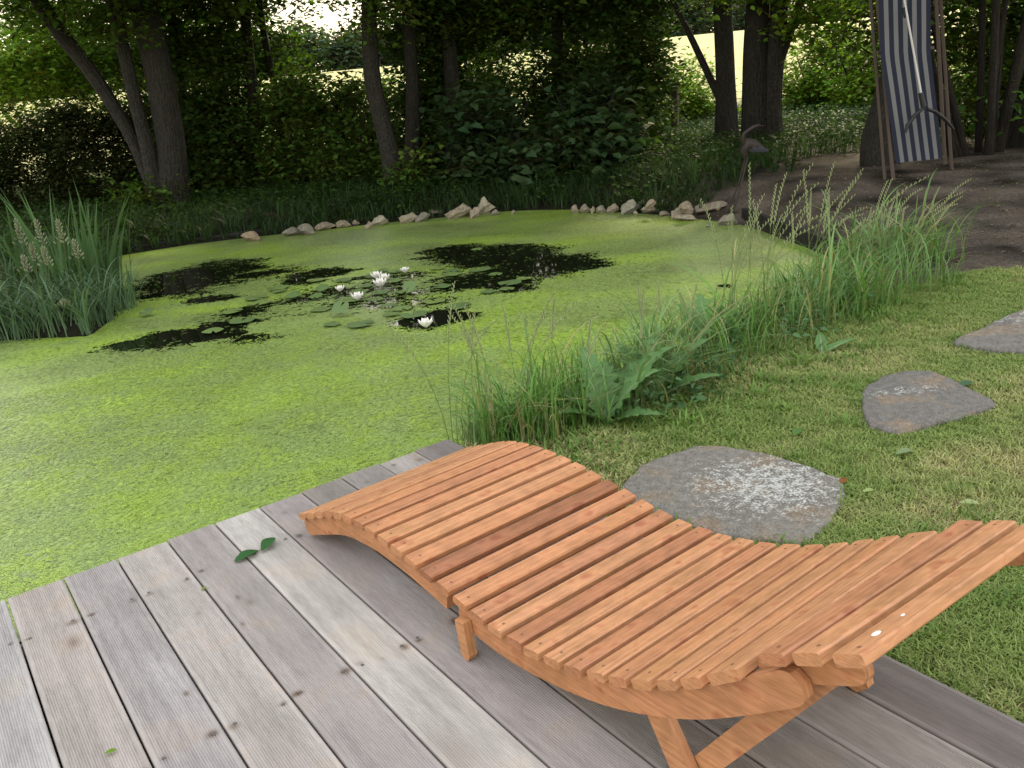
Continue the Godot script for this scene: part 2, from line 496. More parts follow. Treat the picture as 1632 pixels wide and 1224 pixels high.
func setting() -> void:
	var g := MB.new()
	var xs := axis(-5.6, 4.6, 0.08, 420.0); var zs := axis(-10.4, 0.4, 0.08, 420.0)
	for z in zs:
		for x in xs:
			var d := sd(x, z) if absf(x) < 8.0 and z > -12.0 and z < 2.0 else 5.0
			g.tint = gcol(x, z, d)
			g.vert(Vector3(x, gy(x, z, d), z), Vector3.UP)
	var nx := xs.size()
	for j in zs.size():
		for i in nx:
			var l := g.v[j * nx + maxi(i - 1, 0)]; var r := g.v[j * nx + mini(i + 1, nx - 1)]
			var u := g.v[maxi(j - 1, 0) * nx + i]; var w := g.v[mini(j + 1, zs.size() - 1) * nx + i]
			g.n[j * nx + i] = (w - u).cross(r - l).normalized()
	for j in zs.size() - 1:
		for i in nx - 1:
			var q := j * nx + i
			g.face(q, q + 1, q + nx + 1); g.face(q, q + nx + 1, q + nx)
	obj("ground", g.mesh(), M.ground).set_meta("kind", "structure")

	var w := MB.new()
	w.quad(Vector3(-6.4, WATER, -10.6), Vector3(2.7, WATER, -10.6), Vector3(2.7, WATER, 1.2), Vector3(-6.4, WATER, 1.2), Vector3.UP)
	# a shore-shaped sheet: the pond's outline, 6 cm larger, which the banks overlap
	var wide: Array = Geometry2D.offset_polygon(pond, 0.06)
	var sheet := MB.new()
	var poly: PackedVector2Array = wide[0]
	var tri := Geometry2D.triangulate_polygon(poly)
	for p in poly: sheet.vert(Vector3(p.x, WATER, p.y), Vector3.UP)
	for t in range(0, tri.size(), 3): sheet.face(tri[t], tri[t + 1], tri[t + 2])
	obj("pond_water", sheet.mesh(), M.water).set_meta("kind", "structure")

	# duckweed: one sheet just above the water, open where the water shows
	var W := 1600; var H := 1700
	var x0 := -5.6; var z0 := -10.1; var sx := 8.0; var sz := 8.5
	var cw := 320; var ch := 340
	var open := Image.create(cw, ch, false, Image.FORMAT_RF)
	var holes := [[-2.620, -7.417, 0.481, 0.791, 1.60], [-2.421, -7.668, 0.336, 0.473, 1.30], [-2.775, -7.238, 0.266, 0.236, 1.00], [-2.121, -7.364, 0.378, 0.181, 0.90], [-2.074, -5.366, 0.396, 0.221, 1.50], [-1.825, -5.547, 0.202, 0.217, 1.30], [-1.561, -5.158, 0.187, 0.109, 1.00], [-2.346, -5.347, 0.246, 0.116, 0.90], [-1.486, -7.115, 0.326, 0.199, 1.20], [-1.594, -6.872, 0.211, 0.132, 0.90], [-0.032, -7.136, 0.543, 0.473, 1.80], [0.295, -6.526, 0.470, 0.451, 1.80], [0.042, -6.041, 0.215, 0.321, 1.30], [0.621, -6.437, 0.219, 0.238, 1.20], [-0.409, -7.510, 0.293, 0.286, 1.20], [-0.449, -5.247, 0.237, 0.229, 1.50], [-0.292, -5.233, 0.137, 0.128, 1.00], [-0.274, -6.225, 0.292, 0.316, 0.90], [-1.182, -6.171, 0.307, 0.197, 0.36], [-0.706, -5.931, 0.288, 0.267, 0.34], [-0.906, -6.557, 0.220, 0.195, 0.34], [-2.234, -6.493, 0.209, 0.119, 0.90], [-1.793, -5.899, 0.212, 0.160, 0.70], [1.395, -5.338, 0.048, 0.049, 0.70]]
	var hn := noise(FastNoiseLite.TYPE_SIMPLEX, 1.0, 61, 4)
	for y in ch:
		for x in cw:
			var p := Vector2(x0 + sx * (x + 0.5) / cw, z0 + sz * (y + 0.5) / ch)
			var best := -3.0
			for hq in holes:
				var q := (p - Vector2(hq[0], hq[1])) / Vector2(hq[2], hq[3])
				best = maxf(best, (1.0 - q.length()) * hq[4])
			open.set_pixel(x, y, Color(best + hn.get_noise_2d(p.x * 1.1, p.y * 2.2) * 0.5, 0, 0))
	open.resize(W, H, Image.INTERPOLATE_CUBIC)
	var of := open.get_data().to_float32_array()
	var f1 := bytes(W / 2, H / 2, FastNoiseLite.TYPE_SIMPLEX, 0.11, 62, 4, Vector2i(W, H))
	var f2 := bytes(W, H, FastNoiseLite.TYPE_SIMPLEX, 0.17, 63, 3)
	var f3 := bytes(W / 8, H / 4, FastNoiseLite.TYPE_SIMPLEX, 0.022, 64, 4, Vector2i(W, H))
	var f4 := bytes(W / 4, H / 4, FastNoiseLite.TYPE_SIMPLEX, 0.03, 65, 3, Vector2i(W, H))
	var out := PackedByteArray(); out.resize(W * H * 4)
	for i in W * H:
		var fine := f2[i] * S8 - 0.5
		var m1 := f1[i] * S8 - 0.5
		var streak := f3[i] * S8 - 0.5
		var k := 1.03 + fine * 1.5 + m1 * 0.8 + streak * 0.12
		var fresh := clampf(streak * 2.0 + (f4[i] * S8 - 0.5) * 1.0 + m1 * 0.8 + 0.25, 0.0, 1.0)
		var gap := m1 * 0.9 + fine * 0.9 - streak * 0.15 + (f4[i] * S8 - 0.5) * 0.25   # little gaps of dark water
		k *= lerpf(1.0, 0.3, clampf((gap - 0.12) * 5.0, 0.0, 1.0))
		out[i * 4] = to8(maxf(0.01, lerpf(0.185, 0.22, fresh) * k))
		out[i * 4 + 1] = to8(maxf(0.015, lerpf(0.262, 0.335, fresh) * k))
		out[i * 4 + 2] = to8(maxf(0.005, lerpf(0.070, 0.042, fresh) * k))
		out[i * 4 + 3] = 0 if of[i] + m1 * 0.8 + fine * 0.9 > 0.0 else 255
	var dw := mat(Color(1, 1, 1), 0.42)
	dw.albedo_texture = tex(W, H, out, Image.FORMAT_RGBA8)
	dw.transparency = BaseMaterial3D.TRANSPARENCY_ALPHA_SCISSOR
	dw.alpha_scissor_threshold = 0.5
	dw.heightmap_enabled = true
	dw.heightmap_texture = tex(W, H, f2, Image.FORMAT_L8)
	dw.heightmap_scale = 0.07
	dw.metallic_specular = 0.55
	var d := MB.new()
	var under := PackedVector2Array()   # none of it drifts far in under the boards
	for c in [Vector2(1.6, 2.52), Vector2(1.6, -3.0), Vector2(-4.2, -3.0), Vector2(-4.2, 2.52)]: under.append(BE.normalized() * c.x + BA.normalized() * c.y)
	var best_area := 0.0
	for piece in Geometry2D.clip_polygons(poly, under):
		var area := 0.0
		for i in piece.size(): area += piece[i].cross(piece[(i + 1) % piece.size()])
		if absf(area) > best_area:
			best_area = absf(area); poly = piece
	tri = Geometry2D.triangulate_polygon(poly)
	for p in poly: d.vert(Vector3(p.x, WATER + 0.004, p.y), Vector3.UP, Vector2((p.x - x0) / sx, (p.y - z0) / sz))
	for t in range(0, tri.size(), 3): d.face(tri[t], tri[t + 1], tri[t + 2])
	var o := obj("duckweed", d.mesh(), dw)
	o.set_meta("kind", "stuff")
	tag(o, "bright green duckweed floating over most of the pond", "duckweed")

	var lf := MB.new()
	for k in 6:
		var c := Vector3(rng.randf_range(-0.007, 0.007), 0.0008 + 0.0006 * k / 6.0, rng.randf_range(-0.007, 0.007))
		var rr := rng.randf_range(0.0018, 0.0032)
		var tilt := Vector3(rng.randf_range(-0.14, 0.14), 1, rng.randf_range(-0.14, 0.14)).normalized()
		var q := rng.randf_range(0.88, 1.12)
		lf.tint = Color(q, q, q)
		var first := lf.vert(c, tilt)
		for i in 6:
			var o2 := Vector3(cos(i * TAU / 6.0) * rr * 1.25, 0, sin(i * TAU / 6.0) * rr)
			o2.y = -(o2.x * tilt.x + o2.z * tilt.z)
			lf.vert(c + o2, tilt)
		for i in 6: lf.face(first, first + 1 + i, first + 1 + (i + 1) % 6)
	var lw := []; var lcol := PackedColorArray()
	var ln := noise(FastNoiseLite.TYPE_SIMPLEX, 1.0, 66, 3)
	for k in 130000:
		var v2 := pow(rng.randf(), 1.6)
		var p := BE.normalized() * rng.randf_range(-2.6, 2.3) + BA.normalized() * (2.56 + 2.6 * v2)
		if ln.get_noise_2d(p.x * 70.0, p.y * 70.0) + 0.35 * ln.get_noise_2d(p.x * 5.0, p.y * 9.0) < 0.05: continue
		if not Geometry2D.is_point_in_polygon(p, pond): continue
		lw.append(Transform3D(Basis(Vector3.UP, rng.randf() * TAU), Vector3(p.x, WATER + 0.0045, p.y)))
		var q := rng.randf_range(0.8, 1.2)
		var y2 := clampf(0.5 + 0.9 * ln.get_noise_2d(p.x * 3.0 + 40.0, p.y * 3.0), 0.0, 1.0)
		lcol.append(Color(lerpf(0.225, 0.255, y2) * q, lerpf(0.32, 0.37, y2) * q, lerpf(0.10, 0.06, y2) * q))
	for k in 7000:   # strays drifting on the open water
		var p := Vector2(rng.randf_range(-4.2, 1.4), rng.randf_range(-8.8, -4.8))
		if ln.get_noise_2d(p.x * 4.0, p.y * 9.0) < 0.16 or not Geometry2D.is_point_in_polygon(p, pond): continue
		var sc := rng.randf_range(0.7, 1.5)
		lw.append(Transform3D(Basis(Vector3.UP, rng.randf() * TAU).scaled(Vector3(sc, 1, sc)), Vector3(p.x, WATER + 0.0045, p.y)))
		lcol.append(Color(0.15, 0.235, 0.05) * rng.randf_range(0.7, 1.2))
	tag(copies("duckweed_leaflets", lf.mesh(), mat(Color(1, 1, 1), 0.4, true), lw, lcol, self), "tiny raised duckweed leaflets by the deck edge and adrift on open water", "duckweed")

	# black liner showing as a low rim along the back and left shore
	var lpts := [Vector2(-4.002, -9.393), Vector2(-3.702, -9.571), Vector2(-3.392, -9.675), Vector2(-3.062, -9.731), Vector2(-2.728, -9.788), Vector2(-2.390, -9.845), Vector2(-2.039, -9.852), Vector2(-1.695, -9.910), Vector2(-1.348, -9.969), Vector2(-0.992, -9.976), Vector2(-0.633, -9.930)]
	var lp := MB.new()
	for i in lpts.size() - 1:
		var a := Vector3(lpts[i].x, 0, lpts[i].y); var b := Vector3(lpts[i + 1].x, 0, lpts[i + 1].y)
		var nn := (b - a).cross(Vector3.UP).normalized()
		var h0 := 0.05 + 0.012 * sin(i * 2.1); var h1 := 0.05 + 0.012 * sin(i * 2.1 + 2.1)
		var ua := Vector3.UP * (WATER + h0); var ub := Vector3.UP * (WATER + h1); var dn := Vector3.UP * (WATER - 0.1)
		lp.quad(a + dn, b + dn, b + ub, a + ua, nn)
		lp.quad(a + ua, b + ub, b + ub - nn * 0.03, a + ua - nn * 0.03, Vector3.UP)
		lp.quad(a + dn - nn * 0.03, b + dn - nn * 0.03, b + ub - nn * 0.03, a + ua - nn * 0.03, -nn)
	tag(obj("pond_liner", lp.mesh(), M.liner), "black rubber pond liner rim along the far left shore", "pond liner")
	# earth-stained plank holding the path's edge above the water at the right
	var pk := MB.new()
	var ra := Vector3(2.151, -0.130, -7.636); var rb := Vector3(2.265, -0.130, -5.704)
	var dirp := (rb - ra).normalized()
	var xfp := Transform3D(Basis(dirp.cross(Vector3.UP).normalized(), Vector3.UP, dirp), ra)
	xfp.basis.x = Vector3.UP.cross(dirp).normalized()
	pk.tint = Color(0.5, 0.47, 0.45)
	pk.prism(PackedVector2Array([Vector2(0, -0.2), Vector2(0.045, -0.2), Vector2(0.045, 0.115), Vector2(0.04, 0.12), Vector2(0.005, 0.12), Vector2(0, 0.115)]), xfp, ra.distance_to(rb), Vector2.ZERO, 0.5)
	tag(obj("edging_plank", pk.mesh(), M.bark), "dark weathered plank edging the earth path beside the pond", "plank")

	# the far wood beyond the field
	make_sprays()
	var fwh := []; var fco := PackedColorArray()
	for k in 190:
		var x := -190.0 + k * 2.1 + rng.randf_range(-1, 1)
		var z := -118.0 - rng.randf_range(0, 22)
		var r := rng.randf_range(1.8, 3.4)
		var q := rng.randf_range(0.7, 1.3)
		for j in 60:
			var dd := Vector3(rng.randfn(), rng.randfn(), rng.randfn()).normalized() * pow(rng.randf(), 0.4)
			var sc := rng.randf_range(6.0, 10.0)
			fwh.append(Transform3D(Basis(Vector3.UP, rng.randf() * TAU).scaled(Vector3(sc, sc, sc)), Vector3(x, gy(x, z) + r * 0.9, z) + dd * Vector3(r, r * 1.25, r)))
			fco.append(Color(0.06 * q, 0.10 * q, 0.062 * q))
	tag(copies("distant_wood", spray[0], M.leaf, fwh, fco, self), "distant line of trees beyond the bright field", "woodland")

func gcol(x: float, z: float, d: float) -> Color:
	var s := soil(x, z)
	var dry := clampf(0.35 + nz.get_noise_2d(x * 28.0 + 90.0, z * 28.0) * 1.3 + nz.get_noise_2d(x * 110.0, z * 110.0) * 0.7, 0.0, 1.0)
	var c := Color(0.16, 0.19, 0.06).lerp(Color(0.33, 0.27, 0.145), dry * 0.85)
	c = c.lerp(Color(0.10, 0.086, 0.07) * (1.0 + 1.3 * nz.get_noise_2d(x * 90.0, z * 90.0)), s)
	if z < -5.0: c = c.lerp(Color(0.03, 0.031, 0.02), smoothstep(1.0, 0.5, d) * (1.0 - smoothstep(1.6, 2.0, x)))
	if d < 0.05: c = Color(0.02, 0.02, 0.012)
	if z < -18.0: c = c.lerp(Color(0.66, 0.61, 0.33).lerp(Color(0.56, 0.58, 0.26), 0.5 + 0.5 * nz.get_noise_2d(x, z * 3.0)), smoothstep(18.0, 21.0, -z))
	return c

# ---------------------------------------------------------------- deck
func build_deck() -> void:
	var deck := Node3D.new()
	deck.name = "deck"
	add_child(deck)
	deck.set_meta("kind", "structure")
	var e3 := Vector3(BE.x, 0, BE.y).normalized(); var b3 := Vector3(BA.x, 0, BA.y).normalized()
	var disc := MB.new()
	disc.tube(PackedVector3Array([Vector3(0, -0.003, 0), Vector3(0, 0.0004, 0)]), PackedFloat32Array([0.0042, 0.0042]), 8)
	var dmesh := disc.mesh()
	var sc := mat(Color(0.09, 0.08, 0.075), 0.5)
	for k in 27:
		var m := MB.new()
		var tone: float = [0.76, 0.94, 0.78, 0.86, 0.9, 1.1, 0.97, 1.03, 0.97, 1.0][k] if k < 10 else rng.randf_range(0.9, 1.05)  # first five blend own board tone with shade painted in near the lounger
		m.tint = Color(tone * rng.randf_range(0.98, 1.02), tone, tone * rng.randf_range(0.97, 1.05))
		var right := 1.458 - 0.1455 * k - 0.0018
		var wd := 0.1412
		var top := rng.randf_range(-0.0015, 0.001)
		var end := 2.553 + 0.02 * (right - 0.7) + rng.randf_range(-0.004, 0.004)
		var start := -1.3
		# cross section from right to left, x = distance from the right edge
		var sec := [Vector2(0, -0.026), Vector2(0, -0.004), Vector2(0.0015, -0.001), Vector2(0.004, 0)]
		var x := 0.012
		while x < wd - 0.014:
			sec.append_array([Vector2(x, 0), Vector2(x + 0.0011, -0.0013), Vector2(x + 0.0021, -0.0013), Vector2(x + 0.0030, 0)])
			x += 0.0052
		sec.append_array([Vector2(wd - 0.004, 0), Vector2(wd - 0.0015, -0.001), Vector2(wd, -0.004), Vector2(wd, -0.026)])
		var row: int = [6, 7, 0, 6, 0, 5, 4, 3, 2, 1][k] if k < 10 else (k * 5 + 3) % 8
		for i in sec.size():
			var p: Vector2 = sec[i]; var q: Vector2 = sec[(i + 1) % sec.size()]
			var ed := q - p
			var nn := Vector2(-ed.y, ed.x).normalized()
			if i == sec.size() - 1: nn = Vector2(0, -1)
			if i == 0: nn = Vector2(-1, 0)
			if i == sec.size() - 2: nn = Vector2(1, 0)
			var n3 := -e3 * nn.x + Vector3.UP * nn.y
			var va := (row + 0.02 + 0.96 * p.x / wd) / 8.0; var vb := (row + 0.02 + 0.96 * q.x / wd) / 8.0
			var pa := e3 * (right - p.x) + Vector3.UP * (p.y + top); var pb := e3 * (right - q.x) + Vector3.UP * (q.y + top)
			var u0 := (2.56 - start) / 2.4; var u1 := (2.56 - end) / 2.4
			m.quad(pa + b3 * start, pa + b3 * end, pb + b3 * end, pb + b3 * start, n3, Vector2(u0, va), Vector2(u1, va), Vector2(u1, vb), Vector2(u0, vb))
		for cap in [start, end]:
			m.quad(e3 * right + b3 * cap + Vector3.UP * (top - 0.0013), e3 * (right - wd) + b3 * cap + Vector3.UP * (top - 0.0013), e3 * (right - wd) + b3 * cap + Vector3.UP * (top - 0.026), e3 * right + b3 * cap + Vector3.UP * (top - 0.026), b3 * (1.0 if cap > 0.0 else -1.0), Vector2(0, row / 8.0 + 0.01), Vector2(0, row / 8.0 + 0.12), Vector2(0.02, row / 8.0 + 0.12), Vector2(0.02, row / 8.0 + 0.01))
		var bo := obj("deck_board", m.mesh(), M.deck, deck)
		for u in [2.28, 1.59, 0.9]:
			for f in [0.14, 0.86]:
				var s := obj("screw", dmesh, sc, bo)
				s.position = e3 * (right - wd * f) + b3 * (u + rng.randf_range(-0.01, 0.01)) + Vector3.UP * (top + 0.0002)
	# joists and the bearer under the board ends
	for u in [2.28, 1.59, 0.9, 0.2, -0.5, -1.15]:
		var j := MB.new()
		j.tint = Color(0.6, 0.58, 0.56)
		var xf := Transform3D(Basis(b3, Vector3.UP, -e3), e3 * 1.43 + b3 * (u - 0.022) + Vector3.UP * -0.1275)
		j.prism(PackedVector2Array([Vector2(0, 0), Vector2(0.045, 0), Vector2(0.045, 0.1), Vector2(0, 0.1)]), xf, 3.7, Vector2.ZERO, 0.3)
		obj("joist", j.mesh(), M.deck, deck)

# ---------------------------------------------------------------- lounger
func build_lounger() -> void:
	var A := Vector3(0.609, 0, 0.793).normalized()
	var S := Vector3(A.z, 0, -A.x)
	var t := thing("sun_lounger", "curved orange-brown slatted wooden sun lounger standing on the deck", "sun lounger", Vector3(-0.649, 0.000, -2.305))
	var prof := PackedVector2Array([Vector2(-0.03, 0.057), Vector2(0.02, 0.082), Vector2(0.109, 0.116), Vector2(0.206, 0.152), Vector2(0.285, 0.173), Vector2(0.36, 0.182), Vector2(0.427, 0.186), Vector2(0.482, 0.185), Vector2(0.541, 0.182), Vector2(0.604, 0.176), Vector2(0.661, 0.167), Vector2(0.723, 0.158), Vector2(0.783, 0.146), Vector2(0.844, 0.137), Vector2(0.905, 0.131), Vector2(0.967, 0.131), Vector2(1.025, 0.136), Vector2(1.089, 0.146), Vector2(1.15, 0.158), Vector2(1.212, 0.174), Vector2(1.268, 0.193), Vector2(1.328, 0.218), Vector2(1.384, 0.245), Vector2(1.437, 0.275), Vector2(1.492, 0.312), Vector2(1.576, 0.374), Vector2(1.658, 0.437), Vector2(1.74, 0.492), Vector2(1.80, 0.53)])
	var cur := Curve2D.new()
	for i in prof.size():
		var tn := (prof[mini(i + 1, prof.size() - 1)] - prof[maxi(i - 1, 0)]) / 6.0
		cur.add_point(prof[i], -tn, tn)
	cur.bake_interval = 0.01
	var bas := Basis(A, Vector3.UP, S)
	var tints := [Color(1, 1, 1), Color(1.08, 1.06, 1.0), Color(0.95, 0.9, 0.88), Color(1.14, 1.2, 1.12), Color(0.86, 0.8, 0.82), Color(1.0, 0.94, 0.9), Color(1.08, 1.1, 1.0)]
	var sdisc := MB.new()
	sdisc.tube(PackedVector3Array([Vector3(0, -0.003, 0), Vector3(0, 0.0003, 0)]), PackedFloat32Array([0.0032, 0.0032]), 8)
	var smesh := sdisc.mesh()
	var total := 29
	var s0 := 0.06
	for k in total:
		var at := s0 + k * 0.0621
		var p := cur.sample_baked(at)
		if k == total - 4: p = cur.sample_baked(at + 0.014)
		if k >= total - 3: p = [Vector2(1.612, 0.414), Vector2(1.668, 0.442), Vector2(1.726, 0.470)][k - (total - 3)]
		var tn := (cur.sample_baked(at + 0.01) - cur.sample_baked(at - 0.01)).normalized()
		if k >= total - 3: tn = Vector2(0.9, 0.436).normalized()
		var up := Vector2(-tn.y, tn.x)
		var lift := 0.0
		if k >= total - 3:
			lift = [-0.001, 0.001, 0.0][k - (total - 3)]
		var m := MB.new()
		var tc: Color = tints[rng.randi() % tints.size()]
		if k == 11: tc = Color(0.62, 0.53, 0.53)
		if k == 12: tc = Color(0.92, 0.84, 0.82)
		if k == 16: tc = Color(0.78, 0.7, 0.72)
		if k in [9, 15, 20]: tc = Color(1.16, 1.24, 1.16)
		var v := rng.randf_range(0.94, 1.04)
		m.tint = Color(tc.r * v, tc.g * v, tc.b * v)
		var hw := 0.034 if k == total - 4 else 0.0230; var th := 0.019; var c := 0.003
		var sec := PackedVector2Array()
		for q in [Vector2(-hw + c, 0), Vector2(hw - c, 0), Vector2(hw, -c), Vector2(hw, -th + c), Vector2(hw - c, -th), Vector2(-hw + c, -th), Vector2(-hw, -th + c), Vector2(-hw, -c)]:
			sec.append(p + tn * q.x + up * (q.y + lift))
		var x0 := rng.randf_range(-0.015, -0.009)
		m.prism(sec, Transform3D(bas, S * x0), 0.61, Vector2(rng.randf(), rng.randf()), 1.0)
		var so := obj("slat", m.mesh(), M.teak, t)
		for s in [0.013, 0.572]:
			var d := obj("screw", smesh, M.screw, so)
			var q2: Vector2 = p + up * (lift + 0.0002) + tn * rng.randf_range(-0.005, 0.005)
			d.transform = Transform3D(Basis(A * tn.x + Vector3.UP * tn.y, A * up.x + Vector3.UP * up.y, S), A * q2.x + Vector3.UP * q2.y + S * s)
		if k == total - 1:
			for q in [[0.06, 0.006, 0.009], [0.13, 0.003, 0.004]]:
				var dr := MB.new()
				dr.blob(Vector3.ZERO, Vector3(q[1], 0.0012, q[2]), nz, 0.3, Basis(), 8, 5)
				var dd := obj("white_speck", dr.mesh(), M.white, so)
				var q3 := p + tn * 0.002 + up * (lift + 0.0006)
				dd.transform = Transform3D(Basis(A * tn.x + Vector3.UP * tn.y, A * up.x + Vector3.UP * up.y, S), A * q3.x + Vector3.UP * q3.y + S * q[0])
	# side rails: lengths of the curve, hung under the slats
	var rail := func(called: String, from: float, to: float, depth: float, s: float, th: float, round_a: bool, round_b: bool) -> void:
		var topl := PackedVector2Array(); var low := PackedVector2Array()
		var n := 110
		for i in n + 1:
			var f := float(i) / n
			var at := lerpf(from, to, f)
			var p := cur.sample_baked(at)
			var tn := (cur.sample_baked(at + 0.012) - cur.sample_baked(at - 0.012)).normalized()
			var up := Vector2(-tn.y, tn.x)
			var end := minf(at - from, to - at)
			var roundd := (round_a and at - from < depth * 0.5) or (round_b and to - at < depth * 0.5)
			var cutr := 0.0
			if roundd: cutr = depth * 0.5 - sqrt(maxf(0.0, pow(depth * 0.5, 2) - pow(depth * 0.5 - end, 2)))
			topl.append(p - up * (0.0195 + cutr)); low.append(p - up * (0.0195 + depth - cutr))
		low.reverse()
		var poly := PackedVector2Array()
		for q in topl: poly.append(q)
		for q in low:
			if poly[-1].distance_to(q) > 0.0005 and poly[0].distance_to(q) > 0.0005: poly.append(q)
		var m := MB.new()
		var vv := rng.randf_range(0.86, 0.96)
		m.tint = Color(vv, vv * 0.95, vv * 0.92)
		extrude(m, poly, Transform3D(bas, S * s), th)
		obj(called, m.mesh(), M.teak, t)
	for far in 2:
		rail.call("side_rail", 0.018, 0.81, 0.052, 0.0 if far == 0 else 0.564, 0.022, true, false)
		rail.call("side_rail", 0.85, 1.752, 0.056, 0.002 if far == 0 else 0.562, 0.022, false, true)
		# head rail, a straight bar inside the others
		var hb := MB.new()
		hb.tint = Color(0.97, 0.93, 0.9)
		var d0 := Vector2(1.578, 0.372); var d1 := Vector2(1.703, 0.436)
		var dt := (d1 - d0).normalized(); var du := Vector2(-dt.y, dt.x)
		var hp := PackedVector2Array()
		hp.append(d0 + du * 0.004); hp.append(d1 + du * 0.0)
		for i in range(1, 6): hp.append(d1 + dt * 0.021 * sin(PI * i / 6.0) - du * 0.021 * (1.0 - cos(PI * i / 6.0)))
		hp.append(d1 - du * 0.042); hp.append(d0 - du * 0.042)
		for i in range(1, 6): hp.append(d0 - du * (0.042 - 0.023 * (1.0 - cos(PI * i / 6.0))) - dt * 0.023 * sin(PI * i / 6.0))
		extrude(hb, hp, Transform3D(bas, S * (0.0275 if far == 0 else 0.5365)), 0.022)
		obj("head_rail", hb.mesh(), M.teak, t)
		# legs
		for lg in [[Vector2(1.325, 0.165), Vector2(1.42 + 0.075 * far, 0.0), 0.048, 0.0275, 0.462], [Vector2(1.672, 0.385), Vector2(1.40, 0.004), 0.042, 0.053, 0.436], [Vector2(0.818, 0.094), Vector2(0.829, 0.0), 0.032, -0.0215, 0.588]]:
			var lm := MB.new()
			var w := rng.randf_range(0.97, 1.06)
			lm.tint = Color(w, w, w * 0.97)
			var a: Vector2 = lg[0]; var b: Vector2 = lg[1]
			var dl := (b - a).normalized(); var pr := Vector2(-dl.y, dl.x)
			var hwid: float = lg[2] * 0.5
			var cut := 0.012
			var pl := PackedVector2Array([a - pr * hwid, a + pr * hwid, b + pr * hwid - dl * cut, b + pr * (hwid - cut * 0.6), b - pr * (hwid - cut * 0.6), b - pr * hwid - dl * cut])
			var low := 1e9
			for q in pl: low = minf(low, q.y)
			for i in pl.size(): pl[i] += Vector2(0, -low)
			extrude(lm, pl, Transform3D(bas, S * (lg[3] if far == 0 else lg[4])), 0.022)
			obj("leg", lm.mesh(), M.teak, t)
	# stretchers across the frame
	for cb in [[Vector2(0.80, 0.075), 0.022, 0.564], [Vector2(1.41, 0.19), 0.05, 0.5365], [Vector2(0.07, 0.045), 0.022, 0.564]]:
		var cm := MB.new()
		cm.tint = Color(0.85, 0.8, 0.78)
		var p: Vector2 = cb[0]
		cm.prism(PackedVector2Array([p + Vector2(-0.02, -0.015), p + Vector2(0.02, -0.015), p + Vector2(0.02, 0.015), p + Vector2(-0.02, 0.015)]), Transform3D(bas, S * cb[1]), cb[2] - cb[1], Vector2.ZERO, 1.0)
		obj("stretcher", cm.mesh(), M.teak, t)
	rack(t)

# the seat racks a little: towards the head the far side hangs lower than the near one
func sag(p: Vector3) -> float:
	var A := Vector3(0.609, 0, 0.793).normalized()
	var a := p.dot(A); var s := p.dot(Vector3(A.z, 0, -A.x))
	return -0.053 * smoothstep(1.4, 1.72, a) * s / 0.6 * clampf(p.y / 0.25, 0.0, 1.0)

func rack(t: Node3D) -> void:
	for o in t.get_children():
		var mi := o as MeshInstance3D
		if mi == null: continue
		var arr := (mi.mesh as ArrayMesh).surface_get_arrays(0)
		var v: PackedVector3Array = arr[Mesh.ARRAY_VERTEX]
		for i in v.size(): v[i].y += sag(v[i])
		arr[Mesh.ARRAY_VERTEX] = v
		var m := ArrayMesh.new()
		m.add_surface_from_arrays(Mesh.PRIMITIVE_TRIANGLES, arr)
		mi.mesh = m
		for c in mi.get_children(): (c as Node3D).position.y += sag((c as Node3D).position)

func extrude(m: MB, poly: PackedVector2Array, xf: Transform3D, th: float) -> void:
	# side faces with outward normals found from the polygon's turning sense
	var area := 0.0
	for i in poly.size():
		area += poly[i].cross(poly[(i + 1) % poly.size()])
	var flip := 1.0 if area > 0.0 else -1.0
	var per := 0.0
	var uo := Vector2(rng.randf(), rng.randf())
	var c := 0.002
	for i in poly.size():
		var p := poly[i]; var q := poly[(i + 1) % poly.size()]
		var e := q - p
		var nn := Vector2(e.y, -e.x).normalized() * flip
		var n3 := (xf.basis * Vector3(nn.x, nn.y, 0)).normalized()
		var l := e.length()
		m.quad(xf * Vector3(p.x, p.y, 0), xf * Vector3(q.x, q.y, 0), xf * Vector3(q.x, q.y, th), xf * Vector3(p.x, p.y, th), n3, uo + Vector2(per, 0), uo + Vector2(per + l, 0), uo + Vector2(per + l, th), uo + Vector2(per, th))
		per += l
	var tri := Geometry2D.triangulate_polygon(poly)
	for side in 2:
		var n3 := (xf.basis * Vector3(0, 0, -1.0 if side == 0 else 1.0)).normalized()
		var first := m.v.size()
		for p in poly: m.vert(xf * Vector3(p.x, p.y, th * side), n3, uo + p)
		for k in range(0, tri.size(), 3): m.face(first + tri[k], first + tri[k + 1], first + tri[k + 2])

